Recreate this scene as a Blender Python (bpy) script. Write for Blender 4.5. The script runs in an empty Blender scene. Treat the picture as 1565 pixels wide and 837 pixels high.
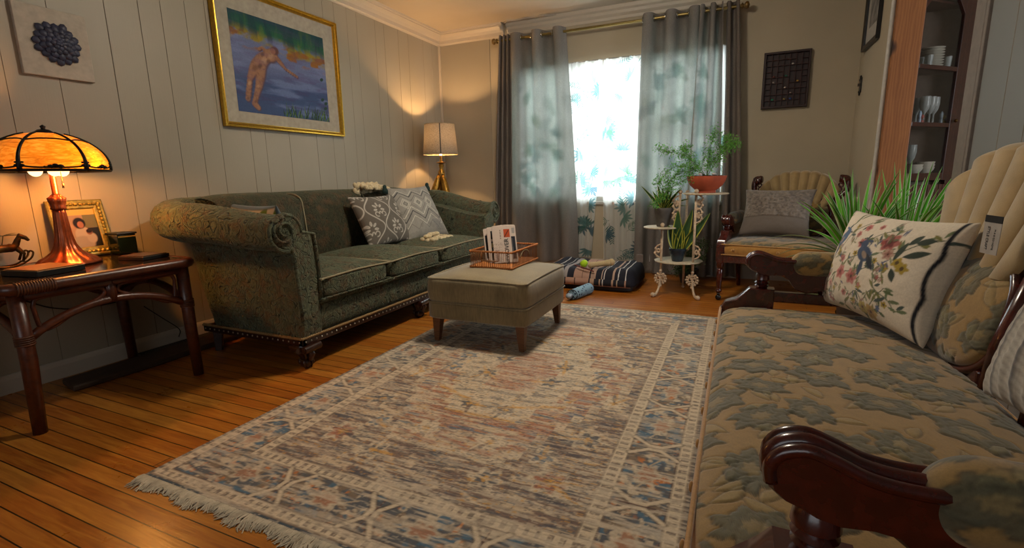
import bpy, bmesh, math, random
import numpy as np
from math import sin, cos, pi, radians, sqrt
from mathutils import Vector, Matrix
random.seed(7)
COL = bpy.context.scene.collection
PI = pi

# ------------------------------------------------------------ colour helpers
def lin(c):
    return tuple((x/12.92 if x <= 0.04045 else ((x+0.055)/1.055)**2.4) for x in c)
def hx(s):
    s = s.lstrip('#')
    return lin(tuple(int(s[i:i+2], 16)/255 for i in (0, 2, 4)))
def h4(s): return hx(s)+(1.0,)

# ------------------------------------------------------------ materials
class NT:
    def __init__(s, name):
        s.m = bpy.data.materials.new(name); s.m.use_nodes = True
        s.t = s.m.node_tree; s.N = s.t.nodes; s.L = s.t.links
        s.b = s.N['Principled BSDF']; s.out = s.N['Material Output']
    def n(s, typ, **kw):
        nd = s.N.new(typ)
        for k, v in kw.items():
            if k.startswith('i_'):
                k = k[2:]
                k = int(k) if k.isdigit() else k.replace('_', ' ')
                nd.inputs[k].default_value = v
            else: setattr(nd, k, v)
        return nd
    def l(s, a, b): s.L.new(a, b)
    def coord(s, scale=(1, 1, 1), kind='Object', rot=(0, 0, 0)):
        tc = s.n('ShaderNodeTexCoord'); mp = s.n('ShaderNodeMapping')
        mp.inputs['Scale'].default_value = scale; mp.inputs['Rotation'].default_value = rot
        s.l(tc.outputs[kind], mp.inputs['Vector']); return mp.outputs[0]
    def noise(s, vec, scale, detail=4, rough=.55, dist=0):
        nd = s.n('ShaderNodeTexNoise'); nd.inputs['Scale'].default_value = scale
        nd.inputs['Detail'].default_value = detail; nd.inputs['Roughness'].default_value = rough
        nd.inputs['Distortion'].default_value = dist
        s.l(vec, nd.inputs['Vector']); return nd.outputs['Fac']
    def ramp(s, fac, stops, interp='LINEAR'):
        r = s.n('ShaderNodeValToRGB'); cr = r.color_ramp; cr.interpolation = interp
        while len(cr.elements) < len(stops): cr.elements.new(.5)
        for e, (p, c) in zip(cr.elements, stops):
            e.position = p; e.color = c if len(c) == 4 else tuple(c)+(1,)
        s.l(fac, r.inputs[0]); return r.outputs[0]
    def mix(s, fac, a, b, mode='MIX'):
        m = s.n('ShaderNodeMix', data_type='RGBA', blend_type=mode)
        for inp, v in ((m.inputs[0], fac), (m.inputs[6], a), (m.inputs[7], b)):
            if hasattr(v, 'is_linked') or hasattr(v, 'links'): s.l(v, inp)
            elif isinstance(v, (int, float)): inp.default_value = v
            else: inp.default_value = tuple(v)+((1,) if len(v) == 3 else ())
        return m.outputs[2]
    def math(s, op, a, b=0.0):
        m = s.n('ShaderNodeMath', operation=op)
        for i, v in enumerate((a, b)):
            if isinstance(v, (int, float)): m.inputs[i].default_value = v
            else: s.l(v, m.inputs[i])
        return m.outputs[0]
    def bump(s, h, strength=.3, dist=.01):
        b = s.n('ShaderNodeBump'); b.inputs['Strength'].default_value = strength
        b.inputs['Distance'].default_value = dist
        s.l(h, b.inputs['Height']); s.l(b.outputs[0], s.b.inputs['Normal'])
    def base(s, v):
        if hasattr(v, 'links'): s.l(v, s.b.inputs['Base Color'])
        else: s.b.inputs['Base Color'].default_value = tuple(v)+((1,) if len(v) == 3 else ())
    def set(s, **kw):
        for k, v in kw.items(): s.b.inputs[k.replace('_', ' ')].default_value = v

def plain(name, col, rough=.6, metal=0, var=.12, scale=30, bump=.1, spec=.5, sheen=0, bdist=.002, stretch=(1, 1, 1)):
    """a base colour broken by procedural noise, with a little bump"""
    t = NT(name); c = hx(col) if isinstance(col, str) else col
    v = t.coord(stretch); f = t.noise(v, scale, 4)
    lo = tuple(x*(1-var) for x in c); hi = tuple(min(1, x*(1+var)) for x in c)
    t.base(t.ramp(f, [(.3, lo), (.7, hi)]))
    t.set(Roughness=rough, Metallic=metal)
    t.b.inputs['Specular IOR Level'].default_value = spec
    if sheen:
        t.b.inputs['Sheen Weight'].default_value = sheen; t.b.inputs['Sheen Roughness'].default_value = .4
    if bump: t.bump(f, bump, bdist)
    return t.m

def wood(name, dark, light, rough=.4, scale=(3, 3, 30), dist=2.0, spec=.5, coat=0):
    t = NT(name); v = t.coord(scale); f = t.noise(v, 2.2, 5, .6, dist)
    g = t.noise(t.coord(tuple(x*4 for x in scale)), 3, 3)
    c = t.ramp(f, [(.3, hx(dark)), (.7, hx(light))])
    c = t.mix(.3, c, t.ramp(g, [(.35, hx(dark)), (.65, hx(light))]))
    t.base(c); t.set(Roughness=rough); t.b.inputs['Specular IOR Level'].default_value = spec
    if coat: t.b.inputs['Coat Weight'].default_value = coat; t.b.inputs['Coat Roughness'].default_value = .15
    t.bump(g, .08, .002); return t.m

def vcol(name, rough=.9, grain=0, gscale=(1, 1, 1), gs=200, bump=0, sheen=0, spec=.3, bdist=.001):
    t = NT(name); a = t.n('ShaderNodeAttribute', attribute_name='Col')
    c = a.outputs['Color']
    if grain:
        f = t.noise(t.coord(gscale), gs, 3, .7)
        c = t.mix(1.0, c, t.ramp(f, [(.25, (1-grain,)*3), (.75, (1+grain,)*3)]), 'MULTIPLY')
    t.base(c); t.set(Roughness=rough); t.b.inputs['Specular IOR Level'].default_value = spec
    if sheen: t.b.inputs['Sheen Weight'].default_value = sheen
    if bump: t.bump(t.noise(t.coord(gscale), gs, 3, .7), bump, bdist)
    return t.m

def emit(name, col, strength):
    t = NT(name); t.base((0, 0, 0)); c = hx(col) if isinstance(col, str) else col
    t.b.inputs['Emission Color'].default_value = tuple(c)+(1,); t.b.inputs['Emission Strength'].default_value = strength
    return t.m

# ------------------------------------------------------------ object registry
FR = {}      # object name -> matrix (world -> root local)
def reg(o, M): FR[o.name] = M
class _T: pass
def thing(name, label, cat, loc=(0, 0, 0), rotz=0, group=None, kind=None):
    o = bpy.data.objects.new(name, None); COL.objects.link(o)
    o.empty_display_size = .05
    o.location = loc; o.rotation_euler = (0, 0, rotz)
    tag(o, label, cat, group, kind)
    M = Matrix.Translation(loc) @ Matrix.Rotation(rotz, 4, 'Z')
    reg(o, M.inverted()); return o
def tag(o, label=None, cat=None, group=None, kind=None):
    if label: o['label'] = label
    if cat: o['category'] = cat
    if group: o['group'] = group
    if kind: o['kind'] = kind
    return o

def finish(o, mat, parent, smooth, label=None):
    if mat is not None:
        for m in (mat if isinstance(mat, (list, tuple)) else [mat]): o.data.materials.append(m)
    COL.objects.link(o)
    if parent is not None:
        o.parent = parent; reg(o, FR[parent.name])
    else: reg(o, Matrix.Identity(4))
    if label: o['label'] = label
    if smooth and len(o.data.polygons):
        o.data.polygons.foreach_set('use_smooth', [True]*len(o.data.polygons))
        if isinstance(smooth, (int, float)) and smooth is not True:
            o.data.set_sharp_from_angle(angle=radians(smooth))
    return o

class MB:
    """collects geometry (world coordinates, or local ones with local=True at build)"""
    def __init__(s): s.v = []; s.f = []; s.mi = []
    def add(s, vs, fs, mi=0):
        k = len(s.v); s.v += [tuple(p) for p in vs]
        s.f += [tuple(i+k for i in f) for f in fs]; s.mi += [mi]*len(fs); return s
    def box(s, x0, x1, y0, y1, z0, z1, rot=None, mi=0):
        vs = [Vector((x, y, z)) for z in (z0, z1) for y in (y0, y1) for x in (x0, x1)]
        if rot is not None:
            c = Vector(((x0+x1)/2, (y0+y1)/2, (z0+z1)/2)); vs = [rot @ (p-c) + c for p in vs]
        return s.add(vs, [(0, 2, 3, 1), (4, 5, 7, 6), (0, 1, 5, 4), (2, 6, 7, 3), (0, 4, 6, 2), (1, 3, 7, 5)], mi)
    def obox(s, M, sx, sy, sz, mi=0):
        vs = [M @ Vector((x*sx/2, y*sy/2, z*sz/2)) for z in (-1, 1) for y in (-1, 1) for x in (-1, 1)]
        return s.add(vs, [(0, 2, 3, 1), (4, 5, 7, 6), (0, 1, 5, 4), (2, 6, 7, 3), (0, 4, 6, 2), (1, 3, 7, 5)], mi)
    def prism(s, poly, f, d0, d1, mi=0, bev=0):
        """poly: 2d points; f(a,b,d)->xyz; extrude from d0 to d1"""
        n = len(poly); rings = []
        if bev:
            c = (sum(p[0] for p in poly)/n, sum(p[1] for p in poly)/n)
            ins = []
            for p in poly:
                dx, dy = c[0]-p[0], c[1]-p[1]; L = sqrt(dx*dx+dy*dy) or 1
                ins.append((p[0]+dx/L*bev, p[1]+dy/L*bev))
            sg = 1 if d1 > d0 else -1
            rings = [(ins, d0), (poly, d0+sg*bev), (poly, d1-sg*bev), (ins, d1)]
        else: rings = [(poly, d0), (poly, d1)]
        vs = [f(a, b, d) for P_, d in rings for a, b in P_]
        fs = [tuple(range(n))[::-1], tuple(range(n*(len(rings)-1), n*len(rings)))]
        for r in range(len(rings)-1):
            for i in range(n):
                j = (i+1) % n
                fs.append((r*n+i, r*n+j, (r+1)*n+j, (r+1)*n+i))
        return s.add(vs, fs, mi)
    def tube(s, pts, r, n=10, caps=True, closed=False, mi=0, squash=None):
        pts = [Vector(p) for p in pts]; N = len(pts)
        rr = [r]*N if isinstance(r, (int, float)) else list(r)
        up = None; vs = []
        for i, p in enumerate(pts):
            if closed: t = pts[(i+1) % N]-pts[i-1]
            else: t = pts[min(i+1, N-1)]-pts[max(i-1, 0)]
            if t.length < 1e-9: t = Vector((0, 0, 1))
            t.normalize()
            if up is None:
                up = Vector((0, 0, 1)) if abs(t.z) < .9 else Vector((1, 0, 0))
            a = up - t*up.dot(t)
            if a.length < 1e-6: a = t.orthogonal()
            a.normalize(); b = t.cross(a); up = a
            for k in range(n):
                th = 2*PI*k/n
                vs.append(p + (a*cos(th) + b*sin(th)*(squash or 1))*rr[i])
        fs = []
        for i in range(N if closed else N-1):
            j = (i+1) % N
            for k in range(n):
                l = (k+1) % n; fs.append((i*n+k, i*n+l, j*n+l, j*n+k))
        if caps and not closed:
            fs.append(tuple(range(n))[::-1]); fs.append(tuple(range((N-1)*n, N*n)))
        return s.add(vs, fs, mi)
    def cyl(s, p0, p1, r0, r1=None, n=16, mi=0): return s.tube([p0, p1], [r0, r0 if r1 is None else r1], n, mi=mi)
    def lathe(s, prof, c=(0, 0, 0), n=32, mod=None, M=None, mi=0, cap=True):
        """prof: (r,z) list"""
        vs = []; c = Vector(c)
        for (r, z) in prof:
            for k in range(n):
                th = 2*PI*k/n; rr = r*(mod(th, z) if mod else 1)
                p = Vector((rr*cos(th), rr*sin(th), z))
                vs.append((M @ p if M is not None else p) + c)
        fs = []
        for i in range(len(prof)-1):
            for k in range(n):
                l = (k+1) % n; fs.append((i*n+k, i*n+l, (i+1)*n+l, (i+1)*n+k))
        if cap:
            fs.append(tuple(range(n))[::-1]); fs.append(tuple(range((len(prof)-1)*n, len(prof)*n)))
        return s.add(vs, fs, mi)
    def ball(s, c, r, n=14, sc=(1, 1, 1), M=None, mi=0):
        m = n//2+1; prof = []; vs = []; c = Vector(c)
        for i in range(m+1):
            ph = PI*i/m
            for k in range(n):
                th = 2*PI*k/n
                p = Vector((r*sin(ph)*cos(th)*sc[0], r*sin(ph)*sin(th)*sc[1], -r*cos(ph)*sc[2]))
                vs.append((M @ p if M is not None else p)+c)
        fs = []
        for i in range(m):
            for k in range(n):
                l = (k+1) % n; fs.append((i*n+k, i*n+l, (i+1)*n+l, (i+1)*n+k))
        return s.add(vs, fs, mi)
    def grid(s, fn, nu, nv, mi=0, closeu=False):
        vs = [fn(i/(nu if closeu else nu-1), j/(nv-1)) for j in range(nv) for i in range(nu)]
        fs = []
        for j in range(nv-1):
            for i in range(nu if closeu else nu-1):
                i2 = (i+1) % nu
                fs.append((j*nu+i, j*nu+i2, (j+1)*nu+i2, (j+1)*nu+i))
        return s.add(vs, fs, mi)
    def softbox(s, c, sx, sy, sz, p=7, crown=0, n=12, rot=None, puff=0, mi=0):
        c = Vector(c); key = {}; vs = []; fs = []
        def vid(a, b, w):
            k = (round(a, 5), round(b, 5), round(w, 5))
            if k not in key:
                m = max(abs(a), abs(b), abs(w)); q = (abs(a)**p+abs(b)**p+abs(w)**p)**(1/p)
                t = m/q; x, y, z = a*t, b*t, w*t
                zz = z*sz/2
                zz += crown*(1-a*a)*(1-b*b)*(w if w > 0 else w*.4)
                o = Vector((x*sx/2*(1+puff*(1-w*w)), y*sy/2*(1+puff*(1-w*w)), zz))
                if rot is not None: o = rot @ o
                key[k] = len(vs); vs.append(o+c)
            return key[k]
        g = [-1+2*i/n for i in range(n+1)]
        for ax in range(3):
            for sg in (-1, 1):
                for i in range(n):
                    for j in range(n):
                        q = []
                        for (ii, jj) in ((i, j), (i+1, j), (i+1, j+1), (i, j+1)):
                            a = [0, 0, 0]; a[ax] = sg; a[(ax+1) % 3] = g[ii]; a[(ax+2) % 3] = g[jj]
                            q.append(vid(*a))
                        fs.append(tuple(q) if sg > 0 else tuple(q[::-1]))
        return s.add(vs, fs, mi)
    def build(s, name, mat=None, parent=None, smooth=False, local=False, bevel=0, sub=0, label=None, solid=0):
        me = bpy.data.meshes.new(name)
        vs = s.v
        if parent is not None and not local:
            M = FR[parent.name]; vs = [tuple(M @ Vector(p)) for p in vs]
        me.from_pydata([tuple(p) for p in vs], [], s.f); me.update()
        o = bpy.data.objects.new(name, me)
        finish(o, mat, parent, smooth, label)
        if any(s.mi): me.polygons.foreach_set('material_index', s.mi)
        if bevel:
            b = o.modifiers.new('bevel', 'BEVEL'); b.width = bevel; b.segments = 2; b.limit_method = 'ANGLE'; b.angle_limit = radians(40)
        if solid:
            b = o.modifiers.new('solid', 'SOLIDIFY'); b.thickness = solid; b.offset = 0
        if sub:
            b = o.modifiers.new('sub', 'SUBSURF'); b.levels = sub; b.render_levels = sub
        return o

def npgrid(name, P, col, mat, parent=None, local=False, closed=None, label=None, drop=None):
    """P: (nv,nu,3) array of points, col: (nv,nu,3) linear colours -> one smooth mesh. closed: second layer for the back."""
    nv, nu = P.shape[:2]; pts = P.reshape(-1, 3).astype(np.float64)
    idx = np.arange(nu*nv).reshape(nv, nu)
    q = np.stack([idx[:-1, :-1], idx[:-1, 1:], idx[1:, 1:], idx[1:, :-1]], -1)
    if drop is not None: q = q[~drop]
    q = q.reshape(-1, 4)
    cols = col.reshape(-1, 3)
    if closed is not None:
        B = closed.reshape(-1, 3); k = len(pts)
        pts = np.concatenate([pts, B]); cols = np.concatenate([cols, cols])
        q2 = q[:, ::-1]+k
        edge = np.concatenate([idx[0, :], idx[1:, -1], idx[-1, -2::-1], idx[-2:0:-1, 0]])
        e2 = np.roll(edge, -1)
        side = np.stack([edge, edge+k, e2+k, e2], -1)
        q = np.concatenate([q, q2, side])
    if parent is not None and not local:
        M = np.array(FR[parent.name]); pts = pts @ M[:3, :3].T + M[:3, 3]
    me = bpy.data.meshes.new(name)
    me.vertices.add(len(pts)); me.vertices.foreach_set('co', pts.astype(np.float32).ravel())
    me.loops.add(q.size); me.loops.foreach_set('vertex_index', q.astype(np.int32).ravel())
    me.polygons.add(len(q)); me.polygons.foreach_set('loop_start', np.arange(0, q.size, 4, dtype=np.int32))
    me.polygons.foreach_set('loop_total', np.full(len(q), 4, dtype=np.int32))
    me.update(calc_edges=True); me.validate()
    ca = me.color_attributes.new('Col', 'FLOAT_COLOR', 'POINT')
    c4 = np.ones((len(pts), 4), dtype=np.float32); c4[:, :3] = cols
    ca.data.foreach_set('color', c4.ravel())
    o = bpy.data.objects.new(name, me)
    finish(o, mat, parent, True, label)
    return o

# ------------------------------------------------------------ numpy painting
def vn(x, y, seed=0):
    xi = np.floor(x).astype(np.int64); yi = np.floor(y).astype(np.int64)
    fx = x-xi; fy = y-yi; fx = fx*fx*(3-2*fx); fy = fy*fy*(3-2*fy)
    def h(a, b):
        n = (a*374761393 + b*668265263 + seed*1442695041) & 0x7fffffff
        n = ((n ^ (n >> 13))*1274126177) & 0x7fffffff
        return ((n ^ (n >> 16)) & 0xffff)/65535.0
    return (h(xi, yi)*(1-fx)+h(xi+1, yi)*fx)*(1-fy)+(h(xi, yi+1)*(1-fx)+h(xi+1, yi+1)*fx)*fy
def fbm(x, y, o=4, seed=0):
    s = 0; a = .5; t = 0
    for i in range(o):
        s = s+a*vn(x*2**i, y*2**i, seed+i*17); t += a; a *= .5
    return s/t
class Canvas:
    """colour field over X,Y arrays (any units)"""
    def __init__(s, X, Y, bg):
        s.X, s.Y = X, Y
        s.c = np.zeros(X.shape+(3,)); s.c[:] = hx(bg) if isinstance(bg, str) else bg
        s.h = np.zeros(X.shape)
    def blend(s, m, col, a=1.0):
        m = np.clip(m*a, 0, 1)[..., None]; col = np.array(hx(col) if isinstance(col, str) else col)
        s.c = s.c*(1-m)+col*m
    def ell(s, x, y, rx, ry, col, ang=0, soft=.15, a=1, lobes=0, amp=0, ph=0):
        dx, dy = s.X-x, s.Y-y; c, n = cos(ang), sin(ang)
        u, v = (dx*c+dy*n)/rx, (-dx*n+dy*c)/ry
        r = np.sqrt(u*u+v*v)
        if lobes: r = r/(1+amp*np.cos(lobes*np.arctan2(v, u)+ph))
        m = np.clip((1-r)/soft+.5, 0, 1)
        s.blend(m, col, a); return m
    def line(s, pts, w, col, soft=.4, a=1):
        d = s.dist(pts); m = np.clip((w/2-d)/(w*soft)+.5, 0, 1); s.blend(m, col, a); return m
    def dist(s, pts):
        d = np.full(s.X.shape, 1e9)
        for (x0, y0), (x1, y1) in zip(pts[:-1], pts[1:]):
            vx, vy = x1-x0, y1-y0; L = vx*vx+vy*vy+1e-12
            t = np.clip(((s.X-x0)*vx+(s.Y-y0)*vy)/L, 0, 1)
            d = np.minimum(d, np.hypot(s.X-x0-t*vx, s.Y-y0-t*vy))
        return d
    def rect(s, x0, x1, y0, y1, col, a=1, soft=1e-6):
        m = np.clip(np.minimum(np.minimum(s.X-x0, x1-s.X), np.minimum(s.Y-y0, y1-s.Y))/soft+.5, 0, 1)
        s.blend(m, col, a); return m
    def leaf(s, x, y, L, w, ang, col, a=1):
        """a pointed leaf starting at x,y"""
        dx, dy = s.X-x, s.Y-y; c, n = cos(ang), sin(ang)
        u = (dx*c+dy*n)/L; v = (-dx*n+dy*c)
        hw = w/2*np.sin(np.clip(u, 0, 1)*PI)**.8
        m = np.clip((hw-np.abs(v))/(w*.12), 0, 1)*((u > 0) & (u < 1)); s.blend(m, col, a); return m
def arc(cx, cy, r, a0, a1, n=10, ry=None):
    ry = r if ry is None else ry
    return [(cx+r*cos(a0+(a1-a0)*i/n), cy+ry*sin(a0+(a1-a0)*i/n)) for i in range(n+1)]
def mesh2(w, h, step):
    nu, nv = int(w/step)+1, int(h/step)+1
    return np.meshgrid(np.linspace(0, 1, nu), np.linspace(0, 1, nv))
def V3(*a): return np.stack(np.broadcast_arrays(*a), -1)
def spline(pts, n=8):
    """catmull-rom"""
    P = [Vector(p) for p in pts]; P = [P[0]*2-P[1]]+P+[P[-1]*2-P[-2]]; out = []
    for i in range(1, len(P)-2):
        for k in range(n):
            t = k/n; a, b, c, d = P[i-1:i+3]
            out.append(.5*((2*b)+(c-a)*t+(2*a-5*b+4*c-d)*t*t+(3*b-a-3*c+d)*t**3))
    out.append(P[-2]); return out
def text(body, size, M, mat, parent, name='lettering', ext=.0005):
    cu = bpy.data.curves.new(name, 'FONT'); cu.body = body; cu.size = size; cu.extrude = ext
    cu.align_x = 'CENTER'; cu.align_y = 'CENTER'
    o = bpy.data.objects.new(name, cu)
    COL.objects.link(o); bpy.context.view_layer.update()
    me = bpy.data.meshes.new_from_object(o.evaluated_get(bpy.context.evaluated_depsgraph_get()))
    bpy.data.objects.remove(o)
    me.transform(FR[parent.name] @ M)
    o = bpy.data.objects.new(name, me); return finish(o, mat, parent, False)
LV = dict(win=8, rear=.3, dine=6, lamp=10, drum=46, world=1, exp=.55, ceil=115)
# ============================================================ materials
XL, YB, XR, ZC = -3.07, 4.93, 0.82, 2.49
def wall_mat(name, col, rough=.55, bump=.12, sc=90):
    t = NT(name); v = t.coord(); f = t.noise(v, sc, 3); g = t.noise(v, 1.4, 3)
    c = hx(col); t.base(t.ramp(g, [(.3, tuple(x*.93 for x in c)), (.7, tuple(min(1, x*1.05) for x in c))]))
    t.set(Roughness=rough); t.bump(f, bump, .002); return t.m
M_panel = wall_mat('painted wood panelling', '#b8ab98', .5, .06, 60)
def panel_grain():
    t = NT('white panelling with faint grain'); v = t.coord((14, 14, .9)); f = t.noise(v, 9, 5, .6, .6)
    g = t.noise(t.coord(), 1.2, 2)
    t.base(t.mix(t.ramp(g, [(.3, (0, 0, 0)), (.7, (1, 1, 1))]), hx('#988e7b'), hx('#a39986')))
    t.set(Roughness=.48); t.bump(f, .22, .002); return t.m
M_panel = panel_grain()
M_panel2 = wall_mat('cool white panelling', '#70716f', .5, .05, 60)  # white panelling greyed; darkening towards the view's edge is put into the colour
M_groove = plain('panel groove', '#877c6c', .9)
M_plaster = wall_mat('orange peel wall', '#ab9f88', .85, .5, 170)
M_plaster2 = wall_mat('plain lower wall', '#a89c8c', .8, .15, 120)
M_ceil = wall_mat('ceiling paint', '#b9ac99', .85, .1, 25)
M_trim = wall_mat('cream trim', '#b9ad9b', .45, .03, 40)
M_trimw = plain('white trim', '#b9b6ae', .45)
M_black = plain('black', '#0c0b0a', .5)

def floor_mat():
    t = NT('old fir floor'); tc = t.n('ShaderNodeTexCoord')
    sp = t.n('ShaderNodeSeparateXYZ'); t.l(tc.outputs['Object'], sp.inputs[0])
    W = .0632
    row = t.math('DIVIDE', sp.outputs['Y'], W); rf = t.math('FLOOR', row)
    fr = t.math('FRACT', row)
    wn = t.n('ShaderNodeTexWhiteNoise', noise_dimensions='1D'); t.l(rf, wn.inputs['W'])
    # butt joints
    xx = t.math('ADD', t.math('DIVIDE', sp.outputs['X'], 3.6), t.math('MULTIPLY', wn.outputs[0], 7.3))
    xf = t.math('FRACT', xx); xi = t.math('FLOOR', xx)
    wn2 = t.n('ShaderNodeTexWhiteNoise', noise_dimensions='2D')
    cb = t.n('ShaderNodeCombineXYZ'); t.l(rf, cb.inputs[0]); t.l(xi, cb.inputs[1]); t.l(cb.outputs[0], wn2.inputs['Vector'])
    mp = t.n('ShaderNodeMapping'); mp.inputs['Scale'].default_value = (1.6, 22, 1); t.l(tc.outputs['Object'], mp.inputs[0])
    off = t.n('ShaderNodeVectorMath', operation='ADD'); t.l(mp.outputs[0], off.inputs[0])
    cb2 = t.n('ShaderNodeCombineXYZ'); t.l(t.math('MULTIPLY', wn2.outputs[0], 40), cb2.inputs[0]); t.l(cb2.outputs[0], off.inputs[1])
    g = t.n('ShaderNodeTexNoise'); g.inputs['Scale'].default_value = 3.2; g.inputs['Detail'].default_value = 6; g.inputs['Distortion'].default_value = .8
    t.l(off.outputs[0], g.inputs['Vector'])
    c = t.ramp(g.outputs[0], [(.25, hx('#6d340d')), (.5, hx('#96571a')), (.75, hx('#b27a2c'))])
    c = t.mix(.28, c, t.ramp(wn2.outputs[0], [(0, hx('#75370e')), (.5, hx('#a8601c')), (1, hx('#c48e3c'))]))
    wear = t.noise(t.coord((1, 1, 1)), 2.6, 5, .65)
    c = t.mix(t.ramp(wear, [(.42, (0, 0, 0)), (.7, (.35,)*3)]), c, hx('#8f5420'))
    g1 = t.math('LESS_THAN', fr, .062); g2 = t.math('LESS_THAN', xf, .0009)
    gap = t.math('MAXIMUM', g1, g2)
    c = t.mix(gap, c, hx('#140b05')); t.base(c)
    rr = t.ramp(wear, [(.3, (.24,)*3), (.7, (.42,)*3)]); t.l(rr, t.b.inputs['Roughness'])
    t.b.inputs['Specular IOR Level'].default_value = .3
    h = t.math('SUBTRACT', t.math('MULTIPLY', g.outputs[0], .25), gap); t.bump(h, .5, .003)
    return t.m
M_floor = floor_mat()

def S(name, mb, mat, **kw):
    o = mb.build(name, mat, **kw); o['kind'] = 'structure'; return o
# floor (room + dining room beyond the opening)
S('floor', MB().box(-3.2, 3.3, -1.7, 5.06, -.1, 0), M_floor)
S('ceiling', MB().box(-3.2, 3.3, -1.7, 5.06, ZC, ZC+.1), M_ceil)
# left wall: panelled boards with V grooves
grv = [-1.45, -1.2, -1.0, -.8, -.55, -.2, .0, .15, .4, .62, .75, .98, 1.22, 1.424, 1.675, 1.845, 1.967, 2.11, 2.237, 2.461, 2.576, 2.786, 3.053, 3.233, 3.356, 3.503, 3.62, 3.863, 3.989, 4.2, 4.36, 4.62, 4.78]
wl = MB(); prev = -1.7
for g in grv+[5.0]:
    a, b = prev, g
    w = .0016 if int(g*1000) % 3 else .0026
    aa = a+(w if a > -1.69 else 0); bb = b-w
    wl.add([(XL, aa, 0), (XL, bb, 0), (XL, bb, ZC), (XL, aa, ZC)], [(0, 1, 2, 3)])
    wl.add([(XL, bb, 0), (XL-.003, b, 0), (XL-.003, b, ZC), (XL, bb, ZC), (XL, b+w, 0), (XL, b+w, ZC)], [(0, 1, 2, 3), (1, 4, 5, 2)], 1)
    prev = g
wl.box(XL-.13, XL-.006, -1.7, 5.06, 0, ZC)
S('wall_left', wl, [M_panel, M_groove])
# back wall with window opening
WX0, WX1, WZ0, WZ1 = -2.16, -.16, .70, 2.03
wb = MB()
wb.box(-3.2, WX0, YB, YB+.13, 0, ZC); wb.box(WX1, 3.3, YB, YB+.13, 0, ZC)
wb.box(WX0, WX1, YB, YB+.13, 0, WZ0); wb.box(WX0, WX1, YB, YB+.13, WZ1, ZC)
S('wall_back', wb, M_plaster)
# smooth panelled strip at the left end of the back wall
S('trim_5', MB().box(XL+.0, -2.45, YB-.006, YB+.01, .1, ZC-.02), M_panel)
# window frame with mullions, sill and glass
wf = MB(); y0, y1 = YB+.02, YB+.09
for x0, x1 in ((WX0, WX0+.05), (WX1-.05, WX1), (-1.585, -1.50), (-.86, -.79)):
    wf.box(x0, x1, y0, y1, WZ0, WZ1)
wf.box(WX0, WX1, y0, y1, WZ0, WZ0+.05); wf.box(WX0, WX1, y0, y1, WZ1-.05, WZ1)
wf.box(-2.11, -1.585, y0+.01, y1-.01, 1.34, 1.38); wf.box(-.79, -.21, y0+.01, y1-.01, 1.34, 1.38)
win = wf.build('window_1', M_trimw, bevel=.004); win['kind'] = 'structure'
def glass_mat():
    t = NT('window glass'); tr = t.n('ShaderNodeBsdfTransparent'); gl = t.n('ShaderNodeBsdfGlossy'); gl.inputs['Roughness'].default_value = .03
    lw = t.n('ShaderNodeLayerWeight'); lw.inputs[0].default_value = .5; fz = t.n('ShaderNodeMath', operation='MULTIPLY_ADD'); t.l(t.math('POWER', lw.outputs['Facing'], 5.0), fz.inputs[0]); fz.inputs[1].default_value = .7; fz.inputs[2].default_value = .03
    mx = t.n('ShaderNodeMixShader'); t.l(fz.outputs[0], mx.inputs[0]); t.l(tr.outputs[0], mx.inputs[1]); t.l(gl.outputs[0], mx.inputs[2])
    t.l(mx.outputs[0], t.out.inputs[0]); return t.m
M_glass = glass_mat()
MB().box(WX0+.05, WX1-.05, YB+.05, YB+.055, WZ0+.05, WZ1-.05).build('window_pane', M_glass, win)
MB().box(WX0-.06, WX1+.06, YB-.025, YB+.02, WZ0-.03, WZ0).build('window_sill', M_trimw, win, bevel=.004)
# crown moulding: swept profile (d = out from wall, z = below ceiling)
prof = [(0, -.125), (.008, -.125), (.012, -.115), (.02, -.108), (.024, -.08), (.04, -.055), (.062, -.034), (.07, -.03), (.07, -.02), (.082, -.016), (.085, 0), (0, 0)]
S('trim_1', MB().prism(prof, lambda a, b, d: (XL+a, d, ZC+b), -1.6, YB), M_trim)
S('trim_2', MB().prism(prof, lambda a, b, d: (d, YB-a, ZC+b), XL, -2.28), M_trim)
prof3 = [(0, -.115), (.01, -.115), (.012, -.09), (.03, -.07), (.034, -.045), (.05, -.03), (.054, 0), (0, 0)]
S('trim_3', MB().prism(prof3, lambda a, b, d: (d, YB-a, ZC+b), -2.24, XR), M_trim)
# torn edge of ceiling skim above the left curtain
rg = MB(); random.seed(3)
pts = [(-2.26, 0), (-2.2, .05), (-2.13, .028), (-2.02, .036), (-1.9, .03), (-1.84, .045), (-1.78, .02), (-1.7, 0)]
rg.add([(x, YB-.05, ZC-.012) for x, _ in pts]+[(x, YB-.055-d*1.2, ZC-.012) for x, d in pts]+[(x, YB-.05, ZC) for x, _ in pts]+[(x, YB-.055-d*1.2, ZC) for x, d in pts],
       [(i, i+1, i+9, i+8) for i in range(7)]+[(8+i, 9+i, 25+i, 24+i) for i in range(7)])
S('trim_4', rg, M_plaster2)
# baseboards
bp = [(0, 0), (.014, 0), (.014, .065), (.011, .078), (.006, .088), (0, .09)]
S('baseboard_left', MB().prism(bp, lambda a, b, d: (XL+a, d, b), -1.6, YB), M_trim)
S('baseboard_back', MB().prism([(a, b*1.3) for a, b in bp], lambda a, b, d: (d, YB-a, b), XL, XR), M_trim)
# corner bead in the left corner
S('trim_6', MB().box(XL, XL+.022, YB-.022, YB, .09, ZC-.12), M_trim)
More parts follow.
